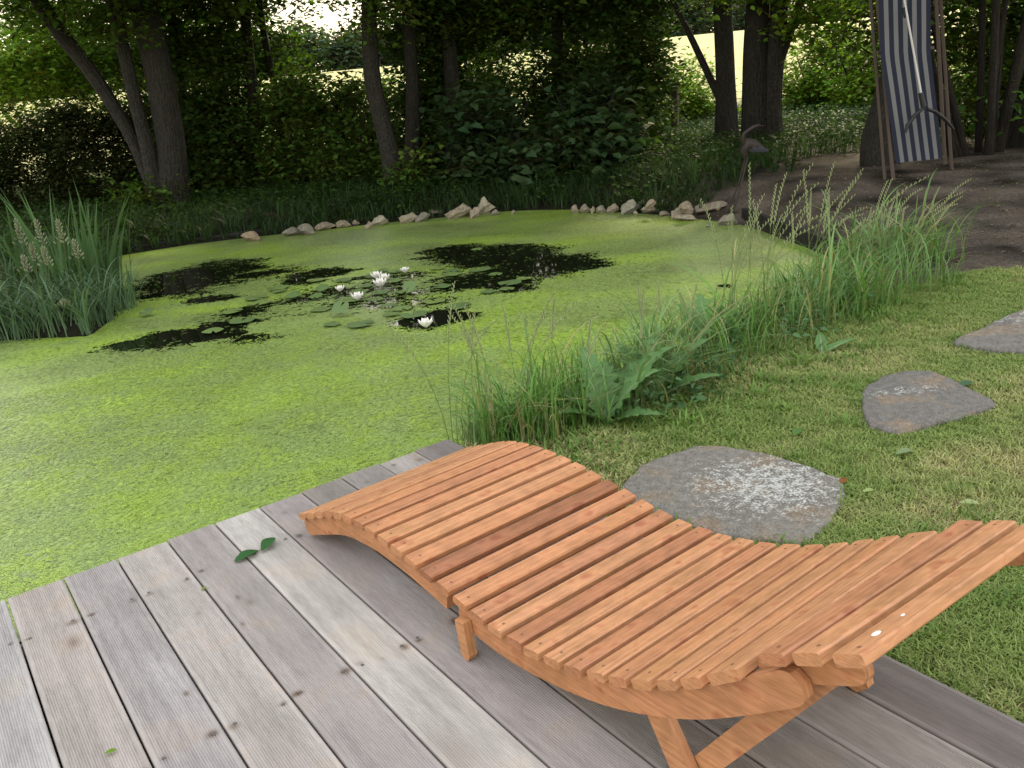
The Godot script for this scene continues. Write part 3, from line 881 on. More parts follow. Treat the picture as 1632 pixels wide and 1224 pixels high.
# ---------------------------------------------------------------- stones
func slab(called: String, label: String, pts: Array, y: float, th: float, m: Material, size: float) -> void:
	var c := Vector2.ZERO
	for p in pts: c += p / pts.size()
	var t := MB.new()
	# round the outline off, then dome the top a little
	var ring := []
	for i in pts.size():
		var a: Vector2 = pts[i]; var b: Vector2 = pts[(i + 1) % pts.size()]; var z: Vector2 = pts[posmod(i - 1, pts.size())]; var d: Vector2 = pts[(i + 2) % pts.size()]
		for k in 6: ring.append(a.cubic_interpolate(b, z.lerp(a, 0.35), d.lerp(b, 0.35), k / 6.0))
	var nr := ring.size()
	var prof := [[1.0, -th], [1.005, -0.012], [0.985, -0.003], [0.95, 0.001], [0.8, 0.003], [0.6, 0.004], [0.4, 0.004], [0.2, 0.005], [0.0, 0.005]]
	var nn := noise(FastNoiseLite.TYPE_SIMPLEX, 3.0, 81, 4)
	for pr in prof:
		for i in nr:
			var p: Vector2 = c + (ring[i] - c) * pr[0]
			var wob := nn.get_noise_2d(p.x * 2.0, p.y * 2.0)
			if pr[0] > 0.97: p += (p - c) * 0.03 * nn.get_noise_2d(p.x * 5.0 + 9.0, p.y * 5.0)
			t.vert(Vector3(p.x, y + pr[1] + wob * 0.006 * (1.0 if pr[1] > -0.02 else 0.0), p.y), Vector3.ZERO, Vector2((p.x - c.x) / size + 0.5, (p.y - c.y) / size + 0.5))
	for j in prof.size() - 1:
		for i in nr:
			var a := j * nr + i; var b := j * nr + (i + 1) % nr; var d := a + nr; var e := b + nr
			for tr in [[a, b, e], [a, e, d]]:
				var nv: Vector3 = (t.v[tr[1]] - t.v[tr[0]]).cross(t.v[tr[2]] - t.v[tr[0]])
				var cen: Vector3 = (t.v[tr[0]] + t.v[tr[1]] + t.v[tr[2]]) / 3.0 - Vector3(c.x, y - 0.3, c.y)
				if nv.dot(cen) < 0.0: nv = -nv
				for k in tr: t.n[k] += nv
				if nv.length() > 1e-12:
					t.ix.append_array(tr if (t.v[tr[1]] - t.v[tr[0]]).cross(t.v[tr[2]] - t.v[tr[0]]).dot(nv) < 0.0 else [tr[0], tr[2], tr[1]])
	for k in t.n.size(): t.n[k] = t.n[k].normalized() if t.n[k].length() > 1e-9 else Vector3.UP
	tag(obj(called, t.mesh(), m), label, "stepping stone", "stepping stones set in the lawn")

var slabs := []
func build_stones() -> void:
	slabs = [PackedVector2Array([Vector2(0.310, -2.468), Vector2(0.413, -2.601), Vector2(0.602, -2.701), Vector2(0.771, -2.618), Vector2(0.903, -2.463), Vector2(0.957, -2.338), Vector2(0.932, -2.259), Vector2(0.815, -2.093), Vector2(0.720, -2.019), Vector2(0.531, -2.097), Vector2(0.327, -2.327)]),
		PackedVector2Array([Vector2(1.252, -2.903), Vector2(1.336, -3.084), Vector2(1.522, -3.218), Vector2(1.645, -3.188), Vector2(1.677, -2.970), Vector2(1.687, -2.814), Vector2(1.549, -2.729), Vector2(1.410, -2.689), Vector2(1.264, -2.648), Vector2(1.204, -2.732)]),
		PackedVector2Array([Vector2(1.890, -3.508), Vector2(2.076, -3.641), Vector2(2.418, -3.880), Vector2(2.596, -3.845), Vector2(2.425, -3.494), Vector2(2.142, -3.294), Vector2(1.979, -3.366)])]
	slab("stepping_stone", "large grey stepping stone crusted with white lichen behind the lounger", slabs[0], -0.012, 0.06, M.slab0, 0.8)
	slab("stepping_stone", "bluish grey wedge-shaped stepping stone alone in the middle of the lawn", slabs[1], -0.008, 0.05, M.slab1, 0.8)
	slab("stepping_stone", "plain grey stepping stone furthest from the lounger beside the earth path", slabs[2], -0.008, 0.05, M.slab1, 1.6)
	var sn := noise(FastNoiseLite.TYPE_SIMPLEX, 0.9, 91, 3)
	var tones := {"tan": Color(0.36, 0.28, 0.19), "orange": Color(0.42, 0.25, 0.13), "pale": Color(0.42, 0.38, 0.31), "grey": Color(0.2, 0.19, 0.17), "dark": Color(0.12, 0.115, 0.105), "brown": Color(0.24, 0.17, 0.125), "pink": Color(0.38, 0.27, 0.21), "red": Color(0.3, 0.18, 0.13), "green": Color(0.3, 0.31, 0.25)}
	for r in [[-2.605, -9.328, 0.187, 0.103, "orange", "orange-tan stone alone at the left end of the bank stones", 0.00],
			[-2.194, -9.469, 0.209, 0.085, "grey", "long low grey stone right of the lone orange-tan one", 0.00],
			[-2.033, -9.414, 0.170, 0.113, "grey", "sloping grey stone touching the long low grey one", 0.00],
			[-1.874, -9.653, 0.193, 0.087, "pink", "pinkish pointed stone left of the slender tree", 0.00],
			[-1.676, -9.674, 0.136, 0.087, "tan", "tilted tan stone left of the tiny tan pebble", 0.00],
			[-1.556, -9.776, 0.069, 0.059, "tan", "tiny tan pebble among the left bank stones", 0.00],
			[-1.362, -9.387, 0.094, 0.076, "pink", "small pinkish stone at the waterline beside the squarish pale one", 0.00],
			[-1.268, -9.576, 0.163, 0.106, "pale", "squarish pale stone below the slender tree", 0.00],
			[-0.947, -9.603, 0.173, 0.106, "tan", "rounded tan stone in front of the dark flat one", 0.00],
			[-0.802, -9.599, 0.173, 0.087, "dark", "dark flat stone right of the rounded tan one", 0.00],
			[-0.643, -9.920, 0.179, 0.052, "grey", "thin grey slab between the dark flat stone and the big tan boulder", 0.00],
			[-0.395, -9.609, 0.250, 0.131, "tan", "big tan boulder left of the tallest pale stone", 0.00],
			[-0.217, -9.474, 0.133, 0.105, "pink", "tan-pink stone wedged between boulder and tallest pale stone", 0.00],
			[-0.111, -9.624, 0.178, 0.170, "pale", "tallest pale stone on the far bank", 0.00],
			[-0.006, -9.497, 0.086, 0.061, "grey", "small grey stone at the foot of the tallest pale stone", 0.00],
			[0.192, -9.485, 0.050, 0.038, "grey", "tiny grey pebble right of the tallest pale stone", 0.00],
			[0.824, -9.050, 0.075, 0.090, "pink", "first small upright stone of the right-hand row", 0.00],
			[0.925, -8.996, 0.093, 0.093, "brown", "brown upright stone, second in the right-hand row", 0.00],
			[0.994, -8.950, 0.063, 0.069, "tan", "small tan upright stone, third in the right-hand row", 0.00],
			[1.078, -8.902, 0.098, 0.077, "pale", "pale tilted stone, fourth in the right-hand row", 0.00],
			[1.184, -8.844, 0.115, 0.091, "pink", "pinkish tilted stone left of the large greenish boulder", 0.00],
			[1.328, -8.684, 0.181, 0.123, "green", "large pale greenish boulder in the right-hand row", 0.00],
			[1.468, -8.756, 0.080, 0.061, "green", "greenish stone on the right shoulder of the large boulder", 0.05],
			[1.375, -8.596, 0.046, 0.037, "tan", "tan pebble at the waterline under the large greenish boulder", 0.00],
			[1.478, -8.328, 0.100, 0.069, "red", "reddish stone on top of the tan-pink one", 0.10],
			[1.524, -8.599, 0.179, 0.079, "pink", "long tan-pink stone under the reddish one", 0.00],
			[1.664, -8.613, 0.122, 0.069, "green", "grey-green slanting stone right of the reddish one", 0.05],
			[1.614, -8.349, 0.105, 0.050, "brown", "low brown stone at the waterline right of the tan-pink one", 0.00],
			[1.674, -8.117, 0.106, 0.098, "brown", "chunky brown-grey stone left of the tall brown block", 0.00],
			[1.744, -7.973, 0.126, 0.112, "red", "tall brown block standing above the flat tan stone", 0.06],
			[1.736, -7.967, 0.206, 0.056, "tan", "flat tan stone lying at the waterline below the brown block", 0.00],
			[1.911, -8.190, 0.089, 0.085, "grey", "grey stone at the left end of the flat brown slab", 0.00],
			[2.013, -8.092, 0.316, 0.070, "brown", "wide flat brown slab near the heron figure's feet", 0.00],
			[1.963, -7.703, 0.041, 0.054, "pale", "small pale stone perched on the wide brown slab", 0.11],
			[1.995, -7.497, 0.145, 0.098, "dark", "dark grey stone at the right end beside the edging plank", 0.00],
			[1.821, -7.495, 0.045, 0.028, "grey", "small grey stone standing alone in the duckweed", 0.00]]:
		var m := MB.new()
		m.tint = (tones[r[4]] as Color).lerp(Color(0.38, 0.365, 0.275), 0.6) * rng.randf_range(0.95, 1.25)
		var tb := Basis(Vector3.UP, rng.randf_range(-0.5, 0.5)) * Basis(Vector3.BACK, rng.randf_range(-0.25, 0.25))
		var hh: float = r[3]
		m.blob(Vector3.ZERO, Vector3(r[2] * 0.60, hh * 0.66, maxf(r[2] * 0.42, hh * 0.5)), sn, 0.16 + 0.10 * rng.randf(), tb, 9, 7, 0.42)
		var o := obj("bank_stone", facet(m, 0.75).mesh(), M.stone)
		o.position = Vector3(r[0], maxf(WATER + r[6], gy(r[0], r[1]) - 0.3 * hh) + hh * 0.42, r[1])
		tag(o, r[5], "stone", "stones along the pond's far bank")

func facet(m: MB, share: float) -> MB:   # broken stone: every face partly flat
	var f := MB.new()
	for i in range(0, m.ix.size(), 3):
		var a := m.ix[i]; var b := m.ix[i + 1]; var c := m.ix[i + 2]
		var fn := (m.v[c] - m.v[a]).cross(m.v[b] - m.v[a]).normalized()
		for k in [a, b, c]:
			f.tint = m.col[k]
			f.vert(m.v[k], (m.n[k] * (1.0 - share) + fn * share).normalized(), m.uv[k])
		var q := f.v.size()
		f.ix.append_array([q - 3, q - 2, q - 1])
	return f

# ---------------------------------------------------------------- plants in the pond
func lily_pad(r: float) -> Mesh:
	var m := MB.new()
	var c := m.vert(Vector3(0, 0.004, 0), Vector3.UP)
	var n := 20
	var cut := 0.22
	var prev := -1
	for i in n + 1:
		var a := cut + (TAU - 2 * cut) * i / n
		var rr := r * (1.0 + 0.04 * sin(a * 3.0 + r * 50.0))
		var k := m.vert(Vector3(cos(a) * rr, 0.002 + 0.006 * absf(sin(a * 1.5)), sin(a) * rr), Vector3(cos(a) * 0.1, 1, sin(a) * 0.1).normalized())
		if prev >= 0: m.face(c, prev, k)
		prev = k
	return m.mesh()

func build_pond_plants() -> void:
	var lily := thing("water_lily", "water lily with round floating leaves and white flowers, some standing in for sky glints, in mid pond", "water lily", Vector3(-0.947, -0.130, -6.111))
	var lc := Vector2(lily.position.x, lily.position.z)
	var pm := mat(Color(1, 1, 1), 0.32, true)
	pm.metallic_specular = 0.5
	var pads := [lily_pad(0.07), lily_pad(0.085), lily_pad(0.055)]
	var mats := []
	for q in [Color(0.10, 0.155, 0.045), Color(0.115, 0.18, 0.05), Color(0.085, 0.14, 0.045), Color(0.13, 0.19, 0.05)]: mats.append(mat(q, 0.5))
	var put := []
	for px in [[-0.638, -5.903, 0.75], [-1.060, -5.529, 0.60], [-1.320, -6.311, 0.35], [-1.331, -6.117, 0.20], [-1.513, -6.232, 0.20], [-0.952, -5.487, 0.15], [-0.574, -5.342, 0.00], [-0.456, -5.375, 0.00], [-0.374, -6.494, 0.00], [-0.160, -6.579, 0.00], [-0.043, -6.338, 0.00], [-1.877, -5.443, 0.00], [-1.823, -5.469, 0.00], [-0.897, -5.234, 0.00], [-0.766, -5.666, 0.00], [-0.671, -5.542, 0.00], [-0.190, -7.453, 0.00], [0.156, -6.093, 0.00], [-2.543, -6.102, 0.30], [-0.484, -6.784, 0.00], [-0.876, -5.890, 0.00], [-1.085, -5.304, 0.00]]:
		put.append([Vector2(px[0], px[1]), px[2]])
	for k in 46:
		var a := rng.randf() * TAU
		var q := lc + Vector2(cos(a) * 1.05, sin(a) * 0.85) * sqrt(rng.randf())
		put.append([q, 0.0])
	var used := []
	for q in put:
		var ok := true
		for u in used:
			if u.distance_to(q[0]) < 0.13: ok = false
		if not ok: continue
		used.append(q[0])
		var o := obj("lily_pad", pads[rng.randi() % 3], mats[2 if q[1] > 0.0 else rng.randi() % 4], lily)
		var b := Basis(Vector3.UP, rng.randf() * TAU)
		if q[1] > 0.0: b = Basis(Vector3(0.9, 0, 0.3).normalized(), q[1]) * b.scaled(Vector3(0.7, 0.7, 0.7))
		o.transform = Transform3D(b, Vector3(q[0].x - lc.x, 0.009 + rng.randf() * 0.003 + q[1] * 0.09, q[0].y - lc.y))
	# flowers; the last four are added to stand in for reflected sky
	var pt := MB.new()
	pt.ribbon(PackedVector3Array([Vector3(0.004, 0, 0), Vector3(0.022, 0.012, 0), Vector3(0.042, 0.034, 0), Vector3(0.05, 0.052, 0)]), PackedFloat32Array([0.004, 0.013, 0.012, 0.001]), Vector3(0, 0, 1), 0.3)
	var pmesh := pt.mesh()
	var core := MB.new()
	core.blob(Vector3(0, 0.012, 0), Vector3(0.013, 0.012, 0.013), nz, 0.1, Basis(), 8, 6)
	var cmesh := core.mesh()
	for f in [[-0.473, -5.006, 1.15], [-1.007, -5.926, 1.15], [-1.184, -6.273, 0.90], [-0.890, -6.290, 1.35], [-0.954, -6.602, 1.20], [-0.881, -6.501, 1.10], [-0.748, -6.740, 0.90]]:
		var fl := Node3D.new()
		fl.name = numbered("flower_or_glint", lily)
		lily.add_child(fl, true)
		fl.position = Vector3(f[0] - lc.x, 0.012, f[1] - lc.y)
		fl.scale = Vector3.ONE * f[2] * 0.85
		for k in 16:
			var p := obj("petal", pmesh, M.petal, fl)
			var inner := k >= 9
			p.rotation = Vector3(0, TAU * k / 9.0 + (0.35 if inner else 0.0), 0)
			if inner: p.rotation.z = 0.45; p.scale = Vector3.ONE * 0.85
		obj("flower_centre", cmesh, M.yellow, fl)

	# iris clump at the left with sword leaves
	var iris := thing("iris_clump", "tall iris clump with upright sword leaves at the left shore", "iris", Vector3(-3.255, -0.038, -6.700))
	iris.position.y = WATER
	for k in 74:
		var m := MB.new()
		var t := rng.randf_range(0.75, 1.25)
		m.tint = Color(0.065 * t, 0.135 * t, 0.05 * t)
		var h := rng.randf_range(0.5, 1.02)
		var a := rng.randf() * TAU
		var base := Vector3(rng.randf_range(-0.36, 0.26), -0.05, rng.randf_range(-0.4, 0.3))
		var lean := Vector3(cos(a), 0, sin(a)) * rng.randf_range(0.03, 0.2) + Vector3(base.x * 0.35, 0, 0)
		var path := PackedVector3Array(); var hw := PackedFloat32Array()
		for i in 6:
			var f := i / 5.0
			path.append(base + Vector3(0, h * f, 0) + lean * f * f * h * 1.4)
			hw.append([0.008, 0.013, 0.014, 0.012, 0.008, 0.0006][i])
		m.ribbon(path, hw, Vector3(sin(a * 2.0), 0, cos(a * 2.0)), 0.18)
		obj("leaf", m.mesh(), M.blade, iris)
	# grass with pale panicles, hanging over the water in front of it
	var gr := thing("flowering_grass", "bushy grass with pale plumes overhanging the pond at the left", "grass clump", Vector3(-3.206, -0.014, -6.000))
	gr.position.y = WATER
	var arr := []; var cols := PackedColorArray()
	for k in 1500:
		var a := rng.randf_range(-0.7, 0.9)
		var x := rng.randf_range(-1.1, 0.44)
		var zz := rng.randf_range(-0.6, 0.32)
		var s := rng.randf_range(0.55, 1.0)
		arr.append(Transform3D(Basis(Vector3.UP, rng.randf() * TAU if rng.randf() < 0.6 else -PI * 0.5 + a).scaled(Vector3(s, s * rng.randf_range(0.8, 1.25), s)), Vector3(x, -0.03 + 0.05 * rng.randf(), zz)))
		var t := rng.randf_range(0.6, 1.4)
		cols.append(Color(0.10 * t, 0.175 * t, 0.10 * t))
	copies("grass_blades", arching_blade(0.42, 0.34, 0.006), M.blade, arr, cols, gr)
	for st in [[-3.328, -6.200, 0.620], [-3.191, -6.200, 0.607], [-2.995, -6.100, 0.602], [-2.871, -6.000, 0.468], [-3.038, -5.900, 0.453], [-3.239, -6.000, 0.396], [-3.271, -6.200, 0.443], [-2.898, -5.700, 0.121]]:
		var m := MB.new()
		m.tint = Color(0.12, 0.16, 0.07)
		var base := Vector3(st[0] - gr.position.x - 0.04, 0.1, st[1] - gr.position.z)
		var tip := Vector3(st[0] - gr.position.x, st[2] - WATER, st[1] - gr.position.z)
		var neck := base.lerp(tip, 0.72) + Vector3(0.01, 0, 0)
		m.tube(PackedVector3Array([base, base.lerp(neck, 0.5) + Vector3(-0.01, 0, 0), neck, tip]), PackedFloat32Array([0.0028, 0.0024, 0.002, 0.0012]), 5)
		var so := obj("stem", m.mesh(), M.blade, gr)
		var pl := MB.new()
		for i in 34:
			var f := pow(i / 33.0, 0.9)
			var c := neck.lerp(tip, f)
			var w := 0.055 * (1.0 - f) * (0.55 + 0.45 * sin(i * 1.3)) + 0.006
			var dir := Vector3(cos(i * 2.4), 0.45, sin(i * 2.4)).normalized()
			var q := rng.randf_range(0.8, 1.15)
			pl.tint = Color(0.27 * q, 0.30 * q, 0.2 * q)
			pl.blob(c + dir * w, Vector3(0.0055, 0.013, 0.0055), nz, 0.0, Basis(Vector3(dir.z, 0, -dir.x).normalized(), 0.7), 5, 4)
		obj("plume", pl.mesh(), M.blade, so)

func arching_blade(h: float, reach: float, w: float) -> Mesh:
	var m := MB.new()
	var path := PackedVector3Array(); var hw := PackedFloat32Array()
	for i in 7:
		var f := i / 6.0
		path.append(Vector3(reach * pow(f, 1.8), h * (f * 1.55 - f * f * 0.75) , 0))
		hw.append(w * (1.0 - pow(f, 2.2)) + 0.0004)
	m.ribbon(path, hw, Vector3(0, 0, 1), 0.25)
	return m.mesh()

# ---------------------------------------------------------------- the bank and lawn
func build_bank() -> void:
	# short lawn
	var tuft := MB.new()
	for k in 9:
		var a := TAU * k / 9.0 + rng.randf()
		var o := Vector3(cos(a), 0, sin(a)) * rng.randf_range(0.003, 0.02)
		var d := Vector3(cos(a * 1.7 + k), 0, sin(a * 1.7 + k))
		var h := rng.randf_range(0.009, 0.019)
		var q := rng.randf_range(0.75, 1.25)
		tuft.tint = Color(q, q, q)
		tuft.ribbon(PackedVector3Array([o, o + Vector3(0, h * 0.65, 0) + d * h * 0.3, o + Vector3(0, h * 0.9, 0) + d * h * 0.95]), PackedFloat32Array([0.0014, 0.0012, 0.0003]), d.cross(Vector3.UP))
	var tm := tuft.mesh()
	var where := []; var cols := PackedColorArray()
	var polys := []
	for s in slabs: polys.append(Geometry2D.offset_polygon(s, 0.0)[0])
	var tries := 0
	while where.size() < 44000 and tries < 150000:
		tries += 1
		var f := rng.randf()
		var z := -0.6 - 4.6 * f
		var x := rng.randf_range(-0.3, 4.2) if tries % 3 else rng.randf_range(0.2, 2.6)
		if x > 0.75 - z * 0.62 + 0.3: continue
		var p := Vector2(x, z)
		if p.dot(BE) < 1.468 and p.dot(BA) < 2.58: continue
		var d := sd(x, z)
		if d < 0.04: continue
		if soil(x, z) > 0.35 + rng.randf() * 0.4: continue
		var on := false
		for s in polys:
			if Geometry2D.is_point_in_polygon(p, s): on = true
		if on: continue
		var dry := clampf(0.35 + nz.get_noise_2d(x * 28.0 + 90.0, z * 28.0) * 1.3 + nz.get_noise_2d(x * 110.0, z * 110.0) * 0.7, 0.0, 1.0)
		if rng.randf() < dry * 0.45: continue
		var sc := rng.randf_range(0.7, 1.35) * (1.0 + 0.8 * smoothstep(0.9, 0.3, d))
		where.append(Transform3D(Basis(Vector3.UP, rng.randf() * TAU).scaled(Vector3(sc, sc, sc)), Vector3(x, gy(x, z, d) - 0.002, z)))
		var t := rng.randf_range(0.75, 1.3)
		cols.append(Color(0.215 * t, 0.305 * t, 0.08 * t).lerp(Color(0.54 * t, 0.49 * t, 0.26 * t), clampf(dry * 0.7 + rng.randf_range(-0.3, 0.2), 0.0, 0.9)))
	tag(copies("lawn_grass", tm, M.blade, where, cols, self), "short patchy lawn grass right of the deck", "grass")

	where = []; cols = PackedColorArray()
	for k in 6000:
		var z := rng.randf_range(-4.8, -0.7)
		var x := rng.randf_range(-0.1, 3.2)
		if x > 0.75 - z * 0.62 + 0.3: continue
		var p := Vector2(x, z)
		if (p.dot(BE) < 1.475 and p.dot(BA) < 2.6) or soil(x, z) > 0.5: continue
		var near := 9.0
		var inside := false
		for s in polys:
			if Geometry2D.is_point_in_polygon(p, s): inside = true
			for i in s.size(): near = minf(near, p.distance_to(Geometry2D.get_closest_point_to_segment(p, s[i], s[(i + 1) % s.size()])))
		if inside: continue
		near = minf(near, p.dot(BE) - 1.47 if p.dot(BA) < 2.6 else 9.0)
		var d := sd(x, z)
		if d < 0.05: continue
		var wild := nz.get_noise_2d(x * 70.0 + 500.0, z * 70.0)
		if not (near < 0.035 or d < 0.75 and rng.randf() < 0.6 or wild > 0.16 and rng.randf() < 0.5): continue
		var sc := rng.randf_range(1.3, 2.6) * (0.8 if near < 0.035 else 1.0) * (1.4 if d < 0.6 else 1.0)
		where.append(Transform3D(Basis(Vector3.UP, rng.randf() * TAU).scaled(Vector3(sc, sc * 1.2, sc)), Vector3(x, gy(x, z, d) - 0.003, z)))
		var t := rng.randf_range(0.7, 1.3)
		cols.append(Color(0.13 * t, 0.235 * t, 0.05 * t))
	tag(copies("longer_grass", tm, M.blade, where, cols, self), "longer unmown grass round the stepping stones and along the bank", "grass")

	# long grass on the bank between lawn and pond
	where = []; cols = PackedColorArray()
	var edge := [Vector2(2.139, -5.266), Vector2(2.137, -4.936), Vector2(1.653, -4.562), Vector2(1.404, -4.321), Vector2(1.121, -4.011), Vector2(0.876, -3.756), Vector2(0.657, -3.521), Vector2(0.462, -3.318), Vector2(0.290, -3.174), Vector2(0.134, -3.071), Vector2(-0.036, -3.039), Vector2(-0.179, -3.038)]
	var side := -1.0 if sd((edge[4] as Vector2).x + 0.1, (edge[4] as Vector2).y + 0.1) < 0.0 else 1.0
	for kind in 3:
		where = []; cols = PackedColorArray()
		for k in [2500, 2700, 1600][kind]:
			var i: int = rng.randi() % (edge.size() - 1)
			var p: Vector2 = edge[i].lerp(edge[i + 1], rng.randf())
			var inn: Vector2 = Vector2((edge[i + 1] - edge[i]).y, -(edge[i + 1] - edge[i]).x).normalized()
			p += inn * side * (-0.12 + (0.30 + 0.34 * clampf((-p.y - 3.2) / 1.6, 0.0, 1.0)) * pow(rng.randf(), 1.2)) + Vector2(rng.randf_range(-0.05, 0.05), rng.randf_range(-0.05, 0.05))
			if p.dot(BE) < 1.50 and p.dot(BA) < 2.62: continue
			var d := sd(p.x, p.y)
			if d < -0.02: continue
			var far := clampf((-p.y - 3.0) / 2.0, 0.0, 1.0)
			var clump := clampf(0.95 + 1.5 * nz.get_noise_2d(p.x * 130.0, p.y * 130.0 + kind * 50.0), 0.35, 1.6)
			if rng.randf() > clump + 0.25: continue
			var s: float = rng.randf_range(0.4, 1.0) * lerpf(0.85, 0.9, far) * clump * [1.0, 1.0, 0.9][kind]
			if rng.randf() < 0.05: s *= 1.5
			where.append(Transform3D(Basis(Vector3.UP, rng.randf() * TAU).scaled(Vector3(s, s, s)), Vector3(p.x, gy(p.x, p.y, d) - 0.005, p.y)))
			var t := rng.randf_range(0.65, 1.35)
			cols.append((Color(0.115 * t, 0.245 * t, 0.055 * t).lerp(Color(0.155 * t, 0.265 * t, 0.105 * t), clampf(0.5 + 2.0 * nz.get_noise_2d(p.x * 90.0 + 300.0, p.y * 90.0), 0.0, 1.0))) if rng.randf() < 0.86 else Color(0.32 * t, 0.30 * t, 0.15 * t))
		var o := copies("bank_grass", [arching_blade(0.32, 0.16, 0.0032), arching_blade(0.26, 0.26, 0.0036), arching_blade(0.4, 0.08, 0.0026)][kind], M.blade, where, cols, self)
		tag(o, ["fine leaning green grass along the bank between pond and lawn", "arching drooping green grass along the bank between pond and lawn", "tallest upright grass blades along the bank between pond and lawn"][kind], "grass")

	# small broad leaves of clover and plantain among the long grass
	where = []; cols = PackedColorArray()
	for k in 200:
		var i: int = rng.randi() % (edge.size() - 1)
		var p: Vector2 = edge[i].lerp(edge[i + 1], rng.randf())
		p += Vector2((edge[i + 1] - edge[i]).y, -(edge[i + 1] - edge[i]).x).normalized() * rng.randf_range(-0.08, 0.4)
		if p.dot(BE) < 1.50 and p.dot(BA) < 2.62: continue
		var d := sd(p.x, p.y)
		if d < 0.0: continue
		if nz.get_noise_2d(p.x * 100.0, p.y * 100.0 + 700.0) < 0.02: continue
		var s := rng.randf_range(0.16, 0.34)
		where.append(Transform3D(Basis(Vector3.UP, rng.randf() * TAU).scaled(Vector3(s, s, s)), Vector3(p.x, gy(p.x, p.y, d) + rng.randf_range(0.03, 0.16), p.y)))
		var t := rng.randf_range(0.7, 1.3)
		cols.append(Color(0.09 * t, 0.18 * t, 0.08 * t))
	tag(copies("bank_weeds", spray[1], M.leaf, where, cols, self), "small broad-leaved weeds mixed into the long bank grass", "weeds")

	# flowering rye grass: tufts of stems with flat seed heads
	for tf in [[-0.117, -3.049, 8, 0.78, 0.00, "sparse flowering grass tuft at the near end of the bank by the deck corner", 0.16],
			[0.133, -3.047, 6, 0.66, 0.25, "few leaning flowering stems behind the biggest sow thistle", 0.14],
			[1.090, -3.797, 16, 0.86, 0.12, "densest and tallest flowering grass tuft on the bank", 0.10],
			[1.403, -4.123, 12, 0.82, 0.22, "flowering grass tuft just right of the densest one", 0.16],
			[1.817, -4.632, 12, 0.72, 0.30, "flowering grass tuft before the edging plank", 0.20],
			[2.197, -4.783, 11, 0.60, 0.25, "flowering grass tuft furthest right at the path's edge", 0.20],
			[0.650, -3.482, 5, 0.50, -0.05, "short flowering grass tuft above the jagged leaves in mid bank", 0.14]]:
		var base := Vector3(tf[0], 0, tf[1])
		base.y = gy(base.x, base.z)
		var t := thing("flowering_rye_grass", tf[5], "grass tuft", base, "tufts of flowering grass on the bank")
		for k in int(tf[2]):
			var m := MB.new()
			var h: float = tf[3] * rng.randf_range(0.68, 1.06)
			var off := Vector3(rng.randf_range(-1, 1) * tf[6], 0, rng.randf_range(-1, 1) * tf[6] * 0.6)
			var lean := Vector3(tf[4] + rng.randf_range(-0.3, 0.3), 0, rng.randf_range(-0.15, 0.15)) * h
			var droop := rng.randf_range(0.0, 0.9)
			var path := PackedVector3Array()
			for i in 8:
				var f := i / 7.0
				path.append(off + Vector3(0, h * f * (1.0 - 0.1 * f * f), 0) + lean * f * f + Vector3(0, -0.5, 0) * lean.length() * pow(f, 4.0) * droop)
			m.tint = Color(0.17, 0.25, 0.085)
			m.tube(path, PackedFloat32Array([0.0016, 0.0015, 0.0014, 0.0013, 0.0012, 0.0011, 0.001, 0.0007]), 4)
			var so := obj("stem", m.mesh(), M.blade, t)
			var hd := MB.new()
			var n := 22
			for i in n:
				var f := 0.66 + 0.34 * i / (n - 1)
				var fi := f * 7.0
				var c := path[int(minf(fi, 6.0))].lerp(path[int(minf(fi, 6.0)) + 1], fi - minf(floorf(fi), 6.0))
				var q := rng.randf_range(0.85, 1.15)
				hd.tint = Color(0.34 * q, 0.40 * q, 0.22 * q)
				var sd2 := 1.0 if i % 2 else -1.0
				hd.blob(c + Vector3(sd2 * 0.0026, 0.002, 0), Vector3(0.0024, 0.0095, 0.002) * (1.15 - 0.4 * i / n), nz, 0.0, Basis(Vector3.BACK, -sd2 * 0.26), 5, 4)
			obj("seed_head", hd.mesh(), M.blade, so)

	# broad-leaved weeds
	weed("sow_thistle", "sow thistle with big jagged blue-green leaves nearest the deck", Vector3(0.330, -0.060, -2.997), [[50.0, 0.36, 42.0], [15.0, 0.3, 55.0], [80.0, 0.3, 68.0], [118.0, 0.27, 72.0], [160.0, 0.24, 48.0], [205.0, 0.2, 40.0], [330.0, 0.2, 25.0], [100.0, 0.38, 60.0], [35.0, 0.42, 46.0]], 0.058, true)
	weed("sow_thistle", "sow thistle whose pale-ribbed leaves lean over the lawn in mid bank", Vector3(0.539, -0.060, -3.172), [[30.0, 0.36, 50.0], [75.0, 0.34, 66.0], [120.0, 0.32, 62.0], [350.0, 0.26, 34.0], [160.0, 0.26, 50.0]], 0.055, true)
	weed("sow_thistle", "sow thistle half hidden in the tall grass of the mid bank", Vector3(0.899, -0.080, -3.730), [[120.0, 0.34, 66.0], [60.0, 0.3, 60.0], [170.0, 0.26, 50.0], [20.0, 0.24, 45.0], [90.0, 0.38, 75.0]], 0.055, true)
	weed("sow_thistle", "small sow thistle beside the near end of the bank grass", Vector3(0.048, -0.080, -3.287), [[130.0, 0.2, 60.0], [60.0, 0.22, 66.0], [180.0, 0.18, 55.0], [95.0, 0.3, 75.0]], 0.04, true)
	weed("dock_plant", "dock with plain oval leaves in the grass next to the path", Vector3(1.346, -0.040, -3.551), [[20.0, 0.16, 18.0], [75.0, 0.13, 40.0]], 0.022, false)
	weed("dock_plant", "dock with plain oval leaves at the far end of the bank grass", Vector3(1.551, -0.060, -4.189), [[10.0, 0.2, 40.0], [70.0, 0.25, 65.0], [120.0, 0.2, 60.0]], 0.035, false)

